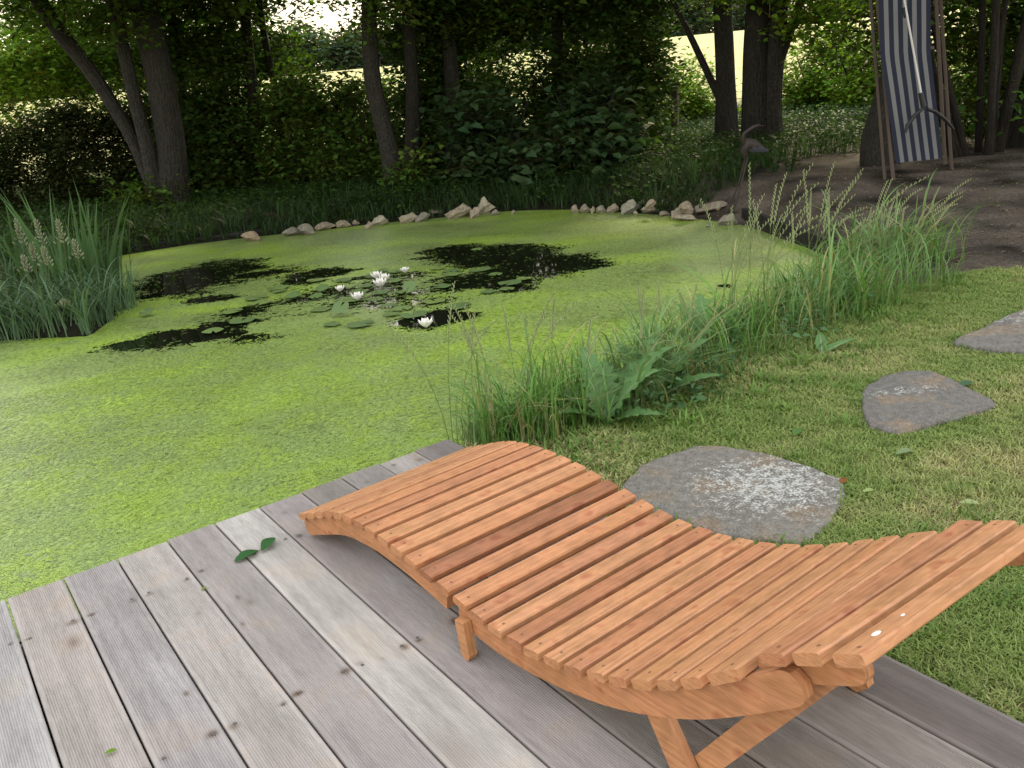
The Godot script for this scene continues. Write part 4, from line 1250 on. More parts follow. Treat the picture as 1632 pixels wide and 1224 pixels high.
func weed(called: String, label: String, at: Vector3, leaves: Array, half: float, jag: bool) -> void:
	at.y = gy(at.x, at.z)
	var t := thing(called, label, "weed", at)
	for l in leaves:
		var m := MB.new()
		var a := deg_to_rad(l[0]); var up := deg_to_rad(l[2])
		var out := Vector3(cos(a), 0, -sin(a))
		var across := out.cross(Vector3.UP)
		var n := 26 if jag else 12
		var q := rng.randf_range(0.85, 1.15)
		m.tint = Color(0.115 * q, 0.23 * q, 0.08 * q)
		var rows := []
		var rib := PackedVector3Array(); var rr := PackedFloat32Array()
		for i in n + 1:
			var f := float(i) / n
			var e := up * (1.0 - f * 0.85)
			var p: Vector3 = out * (l[1] * (f * cos(up) + f * f * 0.22)) + Vector3.UP * (l[1] * (f * sin(up) - f * f * f * 0.32 * sin(up)) + 0.01)
			var w := half * (sin(PI * pow(f, 0.75)) * 0.9 + 0.1 * (1.0 - f)) + 0.003
			if f < 0.15: w *= 0.25 + f * 5.0
			if jag: w *= [1.0, 0.62, 0.78, 1.12][i % 4]
			var wave := 0.12 * sin(i * 1.9)
			var nn := (Vector3.UP * cos(e) - out * sin(e)).normalized()
			rows.append([m.vert(p - across * w + nn * w * (0.3 + wave), (nn + across * 0.25).normalized()), m.vert(p, nn), m.vert(p + across * w + nn * w * (0.3 - wave), (nn - across * 0.25).normalized())])
			if i % 2 == 0 and f < 0.93:
				rib.append(p - nn * 0.0004); rr.append(0.0042 * (1.0 - f) + 0.0008)
			if i > 0:
				for s in 2:
					m.face(rows[i - 1][s], rows[i][s], rows[i][s + 1]); m.face(rows[i - 1][s], rows[i][s + 1], rows[i - 1][s + 1])
		var lo := obj("leaf", m.mesh(), M.blade, t)
		var rm := MB.new()
		rm.tint = Color(0.3, 0.38, 0.22)
		rm.tube(rib, rr, 5)
		obj("midrib", rm.mesh(), M.blade, lo)

# ---------------------------------------------------------------- deck chair and heron
func bar(called: String, a: Vector3, b: Vector3, w: float, d: float, m: Material, parent: Node, tint := Color(1, 1, 1)) -> MeshInstance3D:
	var mb := MB.new()
	mb.tint = tint
	var z := (b - a).normalized()
	var x := Vector3(0.77, 0, 0.5).normalized() if absf(z.y) > 0.6 else Vector3.UP
	x = (x - z * x.dot(z)).normalized()
	var y := z.cross(x)
	var c := minf(w, d) * 0.18
	mb.prism(PackedVector2Array([Vector2(-w + c, -d), Vector2(w - c, -d), Vector2(w, -d + c), Vector2(w, d - c), Vector2(w - c, d), Vector2(-w + c, d), Vector2(-w, d - c), Vector2(-w, -d + c)]), Transform3D(Basis(x, y, z), a), a.distance_to(b), Vector2.ZERO, 1.0)
	return obj(called, mb.mesh(), m, parent)

func build_chair() -> void:
	var o := Vector3(3.474, 0.120, -7.462)
	var t := thing("deck_chair", "folded deck chair with navy and white striped canvas leaning against a tree", "deck chair", o)
	var l := func(p: Vector3) -> Vector3: return p - o
	# main frame
	bar("side_rail", l.call(Vector3(3.395, 0.114, -7.440)), l.call(Vector3(3.323, 1.918, -7.860)), 0.014, 0.02, M.frame, t)
	bar("side_rail", l.call(Vector3(3.919, 0.195, -7.620)), l.call(Vector3(3.864, 1.904, -7.940)), 0.014, 0.02, M.frame, t)
	bar("back_rail", l.call(Vector3(3.352, 0.101, -7.500)), l.call(Vector3(3.331, 1.686, -7.930)), 0.013, 0.018, M.frame, t)
	bar("back_rail", l.call(Vector3(4.005, 0.130, -7.660)), l.call(Vector3(3.967, 1.687, -8.020)), 0.013, 0.018, M.frame, t)
	bar("cross_bar", l.call(Vector3(3.280, 1.162, -7.620)), l.call(Vector3(3.796, 1.158, -7.700)), 0.013, 0.011, M.frame, t)
	bar("cross_bar", l.call(Vector3(3.371, 0.125, -7.460)), l.call(Vector3(3.625, 0.116, -7.520)), 0.012, 0.012, M.frame, t, Color(1.25, 1.15, 1.0))
	bar("cross_bar", l.call(Vector3(3.424, 0.273, -7.500)), l.call(Vector3(3.893, 0.263, -7.600)), 0.011, 0.011, M.frame, t, Color(0.7, 0.7, 0.7))
	bar("cross_bar", l.call(Vector3(3.324, 1.899, -7.860)), l.call(Vector3(3.866, 1.880, -7.940)), 0.013, 0.011, M.frame, t)
	# striped canvas
	var im := Image.create(352, 64, false, Image.FORMAT_RGB8)
	for x in 352:
		var f := fmod(x / 352.0 * 11.0, 2.0)
		var wv := f > 1.0
		for y in 64:
			var k := 0.93 + 0.07 * (((x / 2) + (y / 2)) % 2)
			var c := (Color(0.12, 0.124, 0.132) if wv else Color(0.008, 0.012, 0.026)) * k
			im.set_pixel(x, y, Color(to8(c.r) * S8, to8(c.g) * S8, to8(c.b) * S8))
	var cm := mat(Color(1, 1, 1), 0.85)
	cm.albedo_texture = ImageTexture.create_from_image(im)
	var cv := MB.new()
	var tl: Vector3 = l.call(Vector3(3.347, 1.894, -7.840)); var tr: Vector3 = l.call(Vector3(3.825, 1.880, -7.910))
	var ml: Vector3 = l.call(Vector3(3.304, 1.130, -7.600)); var mr: Vector3 = l.call(Vector3(3.762, 1.120, -7.680))
	var bl: Vector3 = l.call(Vector3(3.426, 0.264, -7.480)); var br: Vector3 = l.call(Vector3(3.873, 0.256, -7.580))
	var bulge := Vector3(-0.35, 0.05, 0.9)
	var n := 24
	for i in n + 1:
		var f := float(i) / n
		var a: Vector3 = tl.lerp(ml, f * 2.1) if f < 0.476 else ml.lerp(bl, (f - 0.476) / 0.524)
		var b: Vector3 = tr.lerp(mr, f * 2.1) if f < 0.476 else mr.lerp(br, (f - 0.476) / 0.524)
		for k in 9:
			var q := k / 8.0
			var dip := 0.018 * sin(PI * f) - 0.012 * sin(PI * q) + 0.007 * sin(q * 7.0 + f * 9.0) + 0.004 * sin(f * 31.0 + q * 3.0)
			cv.vert(a.lerp(b, q) + bulge * (0.012 + dip), Vector3(-0.35, 0.25, 0.9).normalized(), Vector2(q, f * 3.0))
	for i in n:
		for k in 8:
			var a := i * 9 + k
			cv.face(a, a + 9, a + 10); cv.face(a, a + 10, a + 1)
	obj("canvas", cv.mesh(), cm, t)

	# long-handled shears hung in front of it
	var so := Vector3(3.496, 1.059, -7.420)
	var s := thing("garden_pole", "white pole with black grips hanging in front of the striped canvas", "pole", so)
	var k := func(p: Vector3) -> Vector3: return p - so
	var pole := MB.new()
	pole.tube(PackedVector3Array([k.call(Vector3(3.443, 1.738, -7.620)), k.call(Vector3(3.591, 0.758, -7.420))]), PackedFloat32Array([0.008, 0.009]), 8)
	obj("shaft", pole.mesh(), mat(Color(0.42, 0.42, 0.42), 0.5), s)
	for g in [[Vector3(3.469, 1.489, -7.580), Vector3(3.489, 1.411, -7.570), 0.016], [Vector3(3.577, 0.819, -7.430), Vector3(3.605, 0.707, -7.420), 0.02]]:
		var gm := MB.new()
		gm.tube(PackedVector3Array([k.call(g[0]), k.call(g[1])]), PackedFloat32Array([g[2], g[2] * 1.1]), 10)
		obj("grip", gm.mesh(), M.black, s)
	for h in [[Vector3(3.605, 0.698, -7.420), Vector3(3.526, 0.646, -7.400), Vector3(3.459, 0.573, -7.380), Vector3(3.446, 0.514, -7.380)], [Vector3(3.638, 0.685, -7.420), Vector3(3.702, 0.659, -7.420), Vector3(3.800, 0.589, -7.440), Vector3(3.891, 0.499, -7.460)]]:
		var hm := MB.new()
		hm.tube(PackedVector3Array([k.call(h[0]), k.call(h[1]), k.call(h[2]), k.call(h[3])]), PackedFloat32Array([0.014, 0.017, 0.016, 0.009]), 8)
		obj("handle", hm.mesh(), M.black, s)

func build_heron() -> void:
	var o := Vector3(2.122, -0.060, -7.872)
	var t := thing("heron_figure", "rusty metal heron figure on two thin legs at the pond's far right bank", "garden figure", o)
	var l := func(p: Vector3) -> Vector3: return p - o
	var z := 7.8
	for g in [[Vector3(2.074, -0.062, -7.800), Vector3(2.177, 0.193, -7.800), Vector3(2.245, 0.402, -7.820)], [Vector3(2.103, -0.054, -7.720), Vector3(2.183, 0.169, -7.760), Vector3(2.256, 0.402, -7.800)]]:
		var m := MB.new()
		m.tube(PackedVector3Array([l.call(g[0]), l.call(g[1]), l.call(g[2])]), PackedFloat32Array([0.007, 0.008, 0.009]), 6)
		var f: Vector3 = l.call(g[0])
		m.tube(PackedVector3Array([f + Vector3(-0.05, -0.004, 0.02), f, f + Vector3(0.04, -0.004, 0.01)]), PackedFloat32Array([0.003, 0.006, 0.003]), 5)
		obj("leg", m.mesh(), M.iron, t)
	var body := MB.new()
	var pth := PackedVector3Array([l.call(Vector3(2.240, 0.393, -7.800)), l.call(Vector3(2.218, 0.461, -7.780)), l.call(Vector3(2.240, 0.512, -7.780)), l.call(Vector3(2.317, 0.488, -7.800)), l.call(Vector3(2.384, 0.453, -7.820)), l.call(Vector3(2.457, 0.429, -7.840))])
	body.tube(pth, PackedFloat32Array([0.012, 0.04, 0.066, 0.055, 0.03, 0.006]), 12)
	obj("body", body.mesh(), M.iron, t)
	var wing := MB.new()
	for sgn in [-1.0, 1.0]:
		wing.ribbon(PackedVector3Array([l.call(Vector3(2.214, 0.491, -7.730)), l.call(Vector3(2.280, 0.480, -7.730)), l.call(Vector3(2.355, 0.460, -7.760)), l.call(Vector3(2.439, 0.433, -7.800))]), PackedFloat32Array([0.02, 0.035, 0.028, 0.004]), Vector3(0, 1, 0.2), 0.2)
	var wm := mat(Color(0.085, 0.095, 0.12), 0.4)
	obj("wing", wing.mesh(), wm, t)
	var neck := MB.new()
	neck.tube(PackedVector3Array([l.call(Vector3(2.234, 0.502, -7.780)), l.call(Vector3(2.204, 0.558, -7.770)), l.call(Vector3(2.215, 0.605, -7.770)), l.call(Vector3(2.259, 0.632, -7.770)), l.call(Vector3(2.292, 0.650, -7.770)), l.call(Vector3(2.339, 0.661, -7.780)), l.call(Vector3(2.405, 0.649, -7.800))]), PackedFloat32Array([0.035, 0.024, 0.018, 0.016, 0.02, 0.012, 0.002]), 8)
	obj("neck_and_head", neck.mesh(), M.iron, t)

# ---------------------------------------------------------------- trees and shrubs
var spray: Array[Mesh] = []

func make_sprays() -> void:
	for kind in 3:
		var m := MB.new()
		var n: int = [18, 14, 26][kind]
		var size: float = [0.085, 0.13, 0.05][kind]
		var rad: float = [0.26, 0.3, 0.2][kind]
		for k in n:
			var d := Vector3(rng.randf_range(-1, 1), rng.randf_range(-0.6, 0.6), rng.randf_range(-1, 1))
			var c := d * rad
			var yaw := rng.randf() * TAU
			var out := Vector3(cos(yaw), rng.randf_range(-0.6, 0.25), sin(yaw)).normalized()
			var side := out.cross(Vector3.UP).normalized()
			side = (side + out.cross(side) * rng.randf_range(-0.5, 0.5)).normalized()
			var up := side.cross(out).normalized()
			var s := size * rng.randf_range(0.7, 1.25)
			var q := rng.randf_range(0.7, 1.3)
			m.tint = Color(q, q, q * 0.95)
			var w := s * 0.34
			var a := m.vert(c, up); var e := m.vert(c + out * s - up * s * 0.12, up)
			var lft := m.vert(c + out * s * 0.34 - side * w + up * w * 0.3, (up + side * 0.3).normalized()); var lf2 := m.vert(c + out * s * 0.68 - side * w * 0.75 + up * w * 0.2, (up + side * 0.3).normalized())
			var rgt := m.vert(c + out * s * 0.34 + side * w + up * w * 0.3, (up - side * 0.3).normalized()); var rg2 := m.vert(c + out * s * 0.68 + side * w * 0.75 + up * w * 0.2, (up - side * 0.3).normalized())
			var mid := m.vert(c + out * s * 0.5, up)
			m.face(a, lft, mid); m.face(lft, lf2, mid); m.face(lf2, e, mid); m.face(a, mid, rgt); m.face(rgt, mid, rg2); m.face(rg2, mid, e)
		# twigs
		m.tint = Color(0.9, 0.55, 0.5)
		for k in 3:
			var yaw := rng.randf() * TAU
			m.tube(PackedVector3Array([Vector3(-cos(yaw), -0.3, -sin(yaw)) * rad * 0.7, Vector3(cos(yaw), 0.3, sin(yaw)) * rad * 0.8]), PackedFloat32Array([0.006, 0.003]), 3, 0.0, false)
		spray.append(m.mesh())

func foliage(called: String, parent: Node3D, lumps: Array, kind: int, base: Color, vary := 0.35, shell := 0.55, dense := 1.6) -> void:
	# lumps: [centre, radii, count]
	var where := []; var cols := PackedColorArray()
	for l in lumps:
		for k in int(l[2] * dense):
			var d := Vector3(rng.randfn(), rng.randfn(), rng.randfn()).normalized()
			var r := pow(rng.randf(), shell)
			var p: Vector3 = l[0] + d * r * l[1]
			p += Vector3(nz.get_noise_3dv(p * 55.0), nz.get_noise_3dv(p * 55.0 + Vector3(100, 0, 0)), 0) * 0.3
			if p.y + parent.position.y < gbase(p.x + parent.position.x, p.z + parent.position.z) + 0.08: continue
			var s := rng.randf_range(0.75, 1.3)
			where.append(Transform3D(Basis(Vector3.UP, rng.randf() * TAU) * Basis(Vector3.RIGHT, rng.randf_range(-0.5, 0.5)) * Basis.from_scale(Vector3(s, s, s)), p))
			var t := 1.0 + rng.randf_range(-vary, vary) + 0.4 * nz.get_noise_3dv(p * 30.0)
			cols.append(Color(base.r * t * rng.randf_range(0.9, 1.2), base.g * t, base.b * t))
	copies(called, spray[kind], M.leaf, where, cols, parent)

func trunk(called: String, parent: Node3D, pts: Array, rads: Array, tint := Color(1, 1, 1)) -> MeshInstance3D:
	var m := MB.new()
	m.tint = tint
	var cur := Curve3D.new()
	for i in pts.size():
		var tn: Vector3 = (pts[mini(i + 1, pts.size() - 1)] - pts[maxi(i - 1, 0)]) / 6.0
		cur.add_point(pts[i] - parent.position, -tn, tn)
	cur.bake_interval = 0.05
	var path := PackedVector3Array(); var rr := PackedFloat32Array()
	var n := pts.size() * 6
	for i in n + 1:
		var f := float(i) / n
		path.append(cur.sample_baked(f * cur.get_baked_length()))
		var g := f * (rads.size() - 1)
		rr.append(lerpf(rads[int(minf(g, rads.size() - 2))], rads[int(minf(g, rads.size() - 2)) + 1], g - minf(floorf(g), rads.size() - 2)))
	m.tube(path, rr, 14, 0.09, true, pts[0].x * 7.0)
	return obj(called, m.mesh(), M.bark, parent)

func limbs(parent: Node3D, from: Vector3, count: int, length: float, r: float, up := 0.5) -> void:
	for k in count:
		var a := rng.randf() * TAU
		var d := Vector3(cos(a), up + rng.randf_range(-0.2, 0.3), sin(a)).normalized() * length * rng.randf_range(0.6, 1.1)
		var m := MB.new()
		m.tube(PackedVector3Array([from, from + d * 0.45 + Vector3(0, 0.1, 0), from + d + Vector3(0, 0.05, 0)]), PackedFloat32Array([r, r * 0.6, r * 0.15]), 7)
		obj("limb", m.mesh(), M.bark, parent)

func build_trees() -> void:
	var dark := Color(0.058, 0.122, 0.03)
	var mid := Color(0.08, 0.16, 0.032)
	var backlit_leaf := Color(0.16, 0.30, 0.04)  # backlit glow put into the leaf colour
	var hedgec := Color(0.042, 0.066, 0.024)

	# --- trunks that carry crowns
	var b1 := Vector3(-4.239, -0.018, -11.700)
	var t1 := thing("three_stemmed_tree", "thick grey tree with two thinner stems leaning left behind the pond", "tree", Vector3(b1.x, gy(b1.x, b1.z) - 0.05, b1.z))
	trunk("trunk", t1, [t1.position, Vector3(-4.139, 0.395, -11.700), Vector3(-4.059, 0.941, -11.720), Vector3(-4.043, 1.777, -11.750), Vector3(-4.081, 2.584, -11.800), Vector3(-4.152, 3.777, -11.900), Vector3(-4.057, 5.390, -12.000)], [0.225, 0.18, 0.172, 0.168, 0.158, 0.14, 0.08])
	trunk("trunk", t1, [Vector3(-4.351, 0.063, -11.600), Vector3(-4.336, 0.740, -11.600), Vector3(-4.377, 1.508, -11.650), Vector3(-4.393, 2.604, -11.700), Vector3(-4.471, 3.984, -11.800), Vector3(-4.476, 5.271, -11.900)], [0.11, 0.085, 0.08, 0.082, 0.07, 0.04])
	trunk("trunk", t1, [Vector3(-4.417, 0.336, -11.750), Vector3(-4.581, 0.985, -11.800), Vector3(-4.943, 1.824, -11.900), Vector3(-5.233, 2.336, -11.950), Vector3(-5.415, 2.721, -12.000), Vector3(-5.883, 3.707, -12.200), Vector3(-6.012, 5.012, -12.300)], [0.1, 0.085, 0.09, 0.1, 0.09, 0.07, 0.03])
	limbs(t1, Vector3(-4.049, 2.723, -11.800) - t1.position, 6, 2.2, 0.06)
	foliage("crown", t1, [[Vector3(-0.6, 4.6, 0.2), Vector3(2.8, 2.2, 2.4), 700], [Vector3(0.2, 5.0, 2.6), Vector3(2.8, 1.5, 2.4), 560], [Vector3(-0.9, 3.05, 0.6), Vector3(2.2, 0.65, 1.2), 190], [Vector3(1.2, 3.1, 0.3), Vector3(1.3, 0.7, 1.2), 150], [Vector3(-0.2, 2.75, -1.6), Vector3(2.2, 0.55, 0.8), 200], [Vector3(0.05, 2.45, 0.35), Vector3(0.5, 0.28, 0.3), 14], [Vector3(-0.1, 0.35, 0.3), Vector3(0.45, 0.25, 0.25), 10]], 0, mid)  # second lump added overhead to shade the far pond and trunks

	var b2 := Vector3(-1.243, -0.025, -11.400)
	var t2 := thing("slender_tree", "slender dark tree curving left behind the middle of the pond", "tree", Vector3(b2.x, gy(b2.x, b2.z) - 0.05, b2.z))
	trunk("trunk", t2, [t2.position, Vector3(-1.252, 0.503, -11.400), Vector3(-1.316, 1.004, -11.400), Vector3(-1.343, 1.524, -11.400), Vector3(-1.261, 2.298, -11.400), Vector3(-1.087, 3.290, -11.400), Vector3(-0.827, 4.697, -11.400)], [0.14, 0.11, 0.1, 0.09, 0.088, 0.075, 0.04])
	limbs(t2, Vector3(-1.207, 2.568, -11.400) - t2.position, 5, 1.8, 0.045)
	foliage("crown", t2, [[Vector3(-0.3, 4.6, 0), Vector3(2.2, 2.0, 1.8), 480], [Vector3(0.0, 5.0, 2.6), Vector3(2.4, 1.4, 2.4), 560], [Vector3(0.5, 3.0, 0.2), Vector3(1.3, 0.6, 1.0), 130], [Vector3(1.4, 2.4, -0.6), Vector3(0.8, 0.6, 0.7), 90], [Vector3(0.1, 2.2, 0.25), Vector3(0.45, 0.3, 0.25), 12], [Vector3(0.3, 0.3, 0.3), Vector3(0.5, 0.25, 0.25), 12]], 0, mid)  # second lump reaches over the pond, added for its shade

	var n := 0
	for q in [[Vector3(-1.102, -0.008, -12.000), Vector3(-0.840, 2.312, -12.000), Vector3(-0.585, 4.542, -12.000), 0.085, "straight dark trunk just right of the slender curving tree"],
			[Vector3(-0.546, -0.019, -12.400), Vector3(-0.363, 2.304, -12.400), Vector3(-0.132, 4.746, -12.400), 0.1, "dark straight tree left of the big-leaved bushes"],
			[Vector3(-3.513, 0.091, -13.200), Vector3(-3.156, 2.623, -13.200), Vector3(-2.737, 5.051, -13.200), 0.07, "thin sapling in the gap right of the three-stemmed tree"],
			[Vector3(-3.114, 0.196, -13.600), Vector3(-3.057, 2.648, -13.600), Vector3(-2.779, 4.947, -13.600), 0.05, "thin left-leaning sapling before the bright field"],
			[Vector3(-4.580, 0.628, -13.400), Vector3(-4.245, 2.737, -13.400), Vector3(-3.824, 4.983, -13.400), 0.07, "sapling trunk close behind the thick three-stemmed tree"],
			[Vector3(0.881, -0.126, -13.000), Vector3(1.131, 2.223, -13.000), Vector3(1.346, 4.656, -13.000), 0.08, "dark trunk buried in the bushes left of the yellowish gap"],
			[Vector3(2.038, -0.081, -13.300), Vector3(2.235, 2.150, -13.300), Vector3(2.392, 4.651, -13.300), 0.07, "dark trunk buried in the bushes right of the yellowish gap"]]:
		var th := thing("sapling" if q[3] < 0.08 else "young_tree", q[4], "tree", Vector3(q[0].x, gy(q[0].x, q[0].z) - 0.05, q[0].z))
		trunk("trunk", th, [th.position, th.position.lerp(q[1], 0.5) + Vector3(0.04, 0, 0), q[1], q[2]], [q[3] * 1.3, q[3], q[3] * 0.95, q[3] * 0.4], Color(0.8, 0.78, 0.75))
		limbs(th, q[1] - th.position, 4, 1.2, q[3] * 0.4)
		foliage("crown", th, [[q[2] - th.position + Vector3(0, -0.8, 0), Vector3(1.5, 1.9, 1.5), 260]], 0, mid)
		n += 1

	var b3 := Vector3(3.155, 0.027, -11.900)
	var t3 := thing("upright_tree", "single upright dark trunk left of the pair by the bright gap", "tree", Vector3(b3.x, gy(b3.x, b3.z) - 0.05, b3.z))
	trunk("trunk", t3, [t3.position, Vector3(3.153, 0.575, -11.900), Vector3(3.145, 1.275, -11.900), Vector3(3.129, 1.949, -11.900), Vector3(3.098, 3.153, -11.900), Vector3(3.075, 4.650, -11.900)], [0.17, 0.125, 0.118, 0.112, 0.1, 0.05])
	trunk("branch", t3, [Vector3(3.097, 0.698, -11.900), Vector3(2.859, 1.225, -11.900), Vector3(2.546, 1.847, -11.800), Vector3(2.217, 2.439, -11.700)], [0.05, 0.045, 0.035, 0.015])
	limbs(t3, Vector3(3.119, 2.384, -11.900) - t3.position, 5, 1.8, 0.05)
	foliage("crown", t3, [[Vector3(-0.3, 4.4, 0), Vector3(2.3, 2.0, 1.9), 520], [Vector3(-0.6, 4.8, 2.6), Vector3(2.5, 1.4, 2.4), 560], [Vector3(-1.0, 2.5, 0.2), Vector3(0.9, 0.6, 0.8), 90]], 0, mid)  # second lump is unseen canopy put over the water to darken it

	var b4 := Vector3(3.411, 0.055, -11.400)
	var t4 := thing("forked_tree", "tree with two close stems and a right fork beside the bright gap", "tree", Vector3(b4.x, gy(b4.x, b4.z) - 0.05, b4.z))
	trunk("trunk", t4, [t4.position + Vector3(-0.02, 0, 0), Vector3(3.395, 0.566, -11.400), Vector3(3.403, 1.236, -11.400), Vector3(3.426, 1.879, -11.400), Vector3(3.455, 3.029, -11.400), Vector3(3.474, 4.580, -11.400)], [0.19, 0.155, 0.14, 0.138, 0.12, 0.05])
	trunk("trunk", t4, [t4.position + Vector3(0.2, 0, 0.1), Vector3(3.579, 0.552, -11.300), Vector3(3.606, 1.142, -11.300), Vector3(3.654, 1.850, -11.300), Vector3(3.703, 2.989, -11.300), Vector3(3.772, 4.406, -11.300)], [0.13, 0.11, 0.105, 0.1, 0.09, 0.04])
	trunk("branch", t4, [Vector3(3.630, 1.052, -11.300), Vector3(3.766, 1.416, -11.300), Vector3(3.921, 1.826, -11.300), Vector3(4.226, 2.616, -11.300)], [0.06, 0.05, 0.048, 0.02])
	limbs(t4, Vector3(3.479, 2.427, -11.400) - t4.position, 6, 2.2, 0.055)
	foliage("crown", t4, [[Vector3(0.2, 4.6, 0), Vector3(2.4, 2.2, 2.1), 620], [Vector3(0.4, 4.9, 2.6), Vector3(2.4, 1.4, 2.3), 520], [Vector3(2.1, 4.1, -0.8), Vector3(1.9, 1.9, 1.5), 360]], 0, mid)  # second lump added to shade the pond; last, unseen, blocks sun glare there
	foliage("low_sprays", t4, [[Vector3(4.178, 1.607, -11.000) - t4.position, Vector3(0.75, 0.32, 0.6), 34], [Vector3(3.614, 2.097, -11.000) - t4.position, Vector3(1.1, 0.25, 0.7), 50]], 0, backlit_leaf)

	var b5 := Vector3(3.702, 0.060, -8.500)
	var t5 := thing("leaning_tree", "dark tree standing close behind the striped deck chair", "tree", Vector3(b5.x + 0.06, gy(b5.x, b5.z) - 0.05, b5.z))
	trunk("trunk", t5, [t5.position, Vector3(3.764, 0.380, -8.550), Vector3(3.905, 0.994, -8.600), Vector3(4.002, 1.590, -8.650), Vector3(4.071, 2.472, -8.700), Vector3(4.102, 4.054, -8.800)], [0.19, 0.14, 0.125, 0.12, 0.11, 0.05])
	limbs(t5, Vector3(4.071, 2.472, -8.700) - t5.position, 6, 1.8, 0.05)
	foliage("crown", t5, [[Vector3(0.4, 4.2, 0), Vector3(2.6, 1.8, 2.6), 640], [Vector3(0.9, 2.4, 0.1), Vector3(1.2, 0.5, 1.0), 110]], 0, mid)

	# coppiced shrub at the right, a fan of stems
	var b6 := Vector3(4.479, 0.120, -7.888)
	b6.z -= 0.7; b6.x += 0.35
	var t6 := thing("coppiced_hazel", "many-stemmed dark shrub right of the deck chair", "shrub", Vector3(b6.x, gy(b6.x, b6.z) - 0.05, b6.z))
	for k in 18:
		var f := k / 17.0
		var off := Vector3(lerpf(-0.5, 0.75, f) + rng.randf_range(-0.1, 0.1), 0, rng.randf_range(-0.35, 0.35))
		var top := off * 1.6 + Vector3(lerpf(-0.7, 1.2, f) + rng.randf_range(-0.2, 0.2), 2.7, rng.randf_range(-0.5, 0.5))
		var r := rng.randf_range(0.018, 0.048)
		trunk("stem", t6, [t6.position + off * 0.75, t6.position + off + (top - off) * 0.45 + Vector3(rng.randf_range(-0.06, 0.06), 0.12, 0), t6.position + top], [r * 1.2, r, r * 0.5], Color(0.75, 0.66, 0.6))
	foliage("foliage", t6, [[Vector3(0.3, 3.4, 0), Vector3(2.0, 1.5, 1.6), 420], [Vector3(0.6, 1.3, -1.0), Vector3(1.7, 1.2, 0.6), 230], [Vector3(0.9, 0.5, -0.7), Vector3(1.2, 0.5, 0.5), 80], [Vector3(1.0, 0.3, 0.3), Vector3(0.8, 0.3, 0.35), 26], [Vector3(0.3, 1.9, 0.35), Vector3(1.3, 0.45, 0.35), 34]], 0, mid)

	# --- hedge and bushes, near to far
	var hd := thing("clipped_hedge", "dark clipped hedge closing the garden behind the left shore", "hedge", Vector3(-6.2, 0.0, -13.3))
	var lumps := []
	for k in 9: lumps.append([Vector3(-2.6 + k * 0.62, 0.75, 0), Vector3(0.55, 0.85, 0.42), 150])
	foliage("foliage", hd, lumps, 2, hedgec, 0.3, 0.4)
	for k in 7: trunk("stem", hd, [hd.position + Vector3(-2.5 + k * 0.8, 0, 0), hd.position + Vector3(-2.45 + k * 0.8, 0.7, 0.05), hd.position + Vector3(-2.4 + k * 0.8, 1.3, 0)], [0.03, 0.025, 0.01])

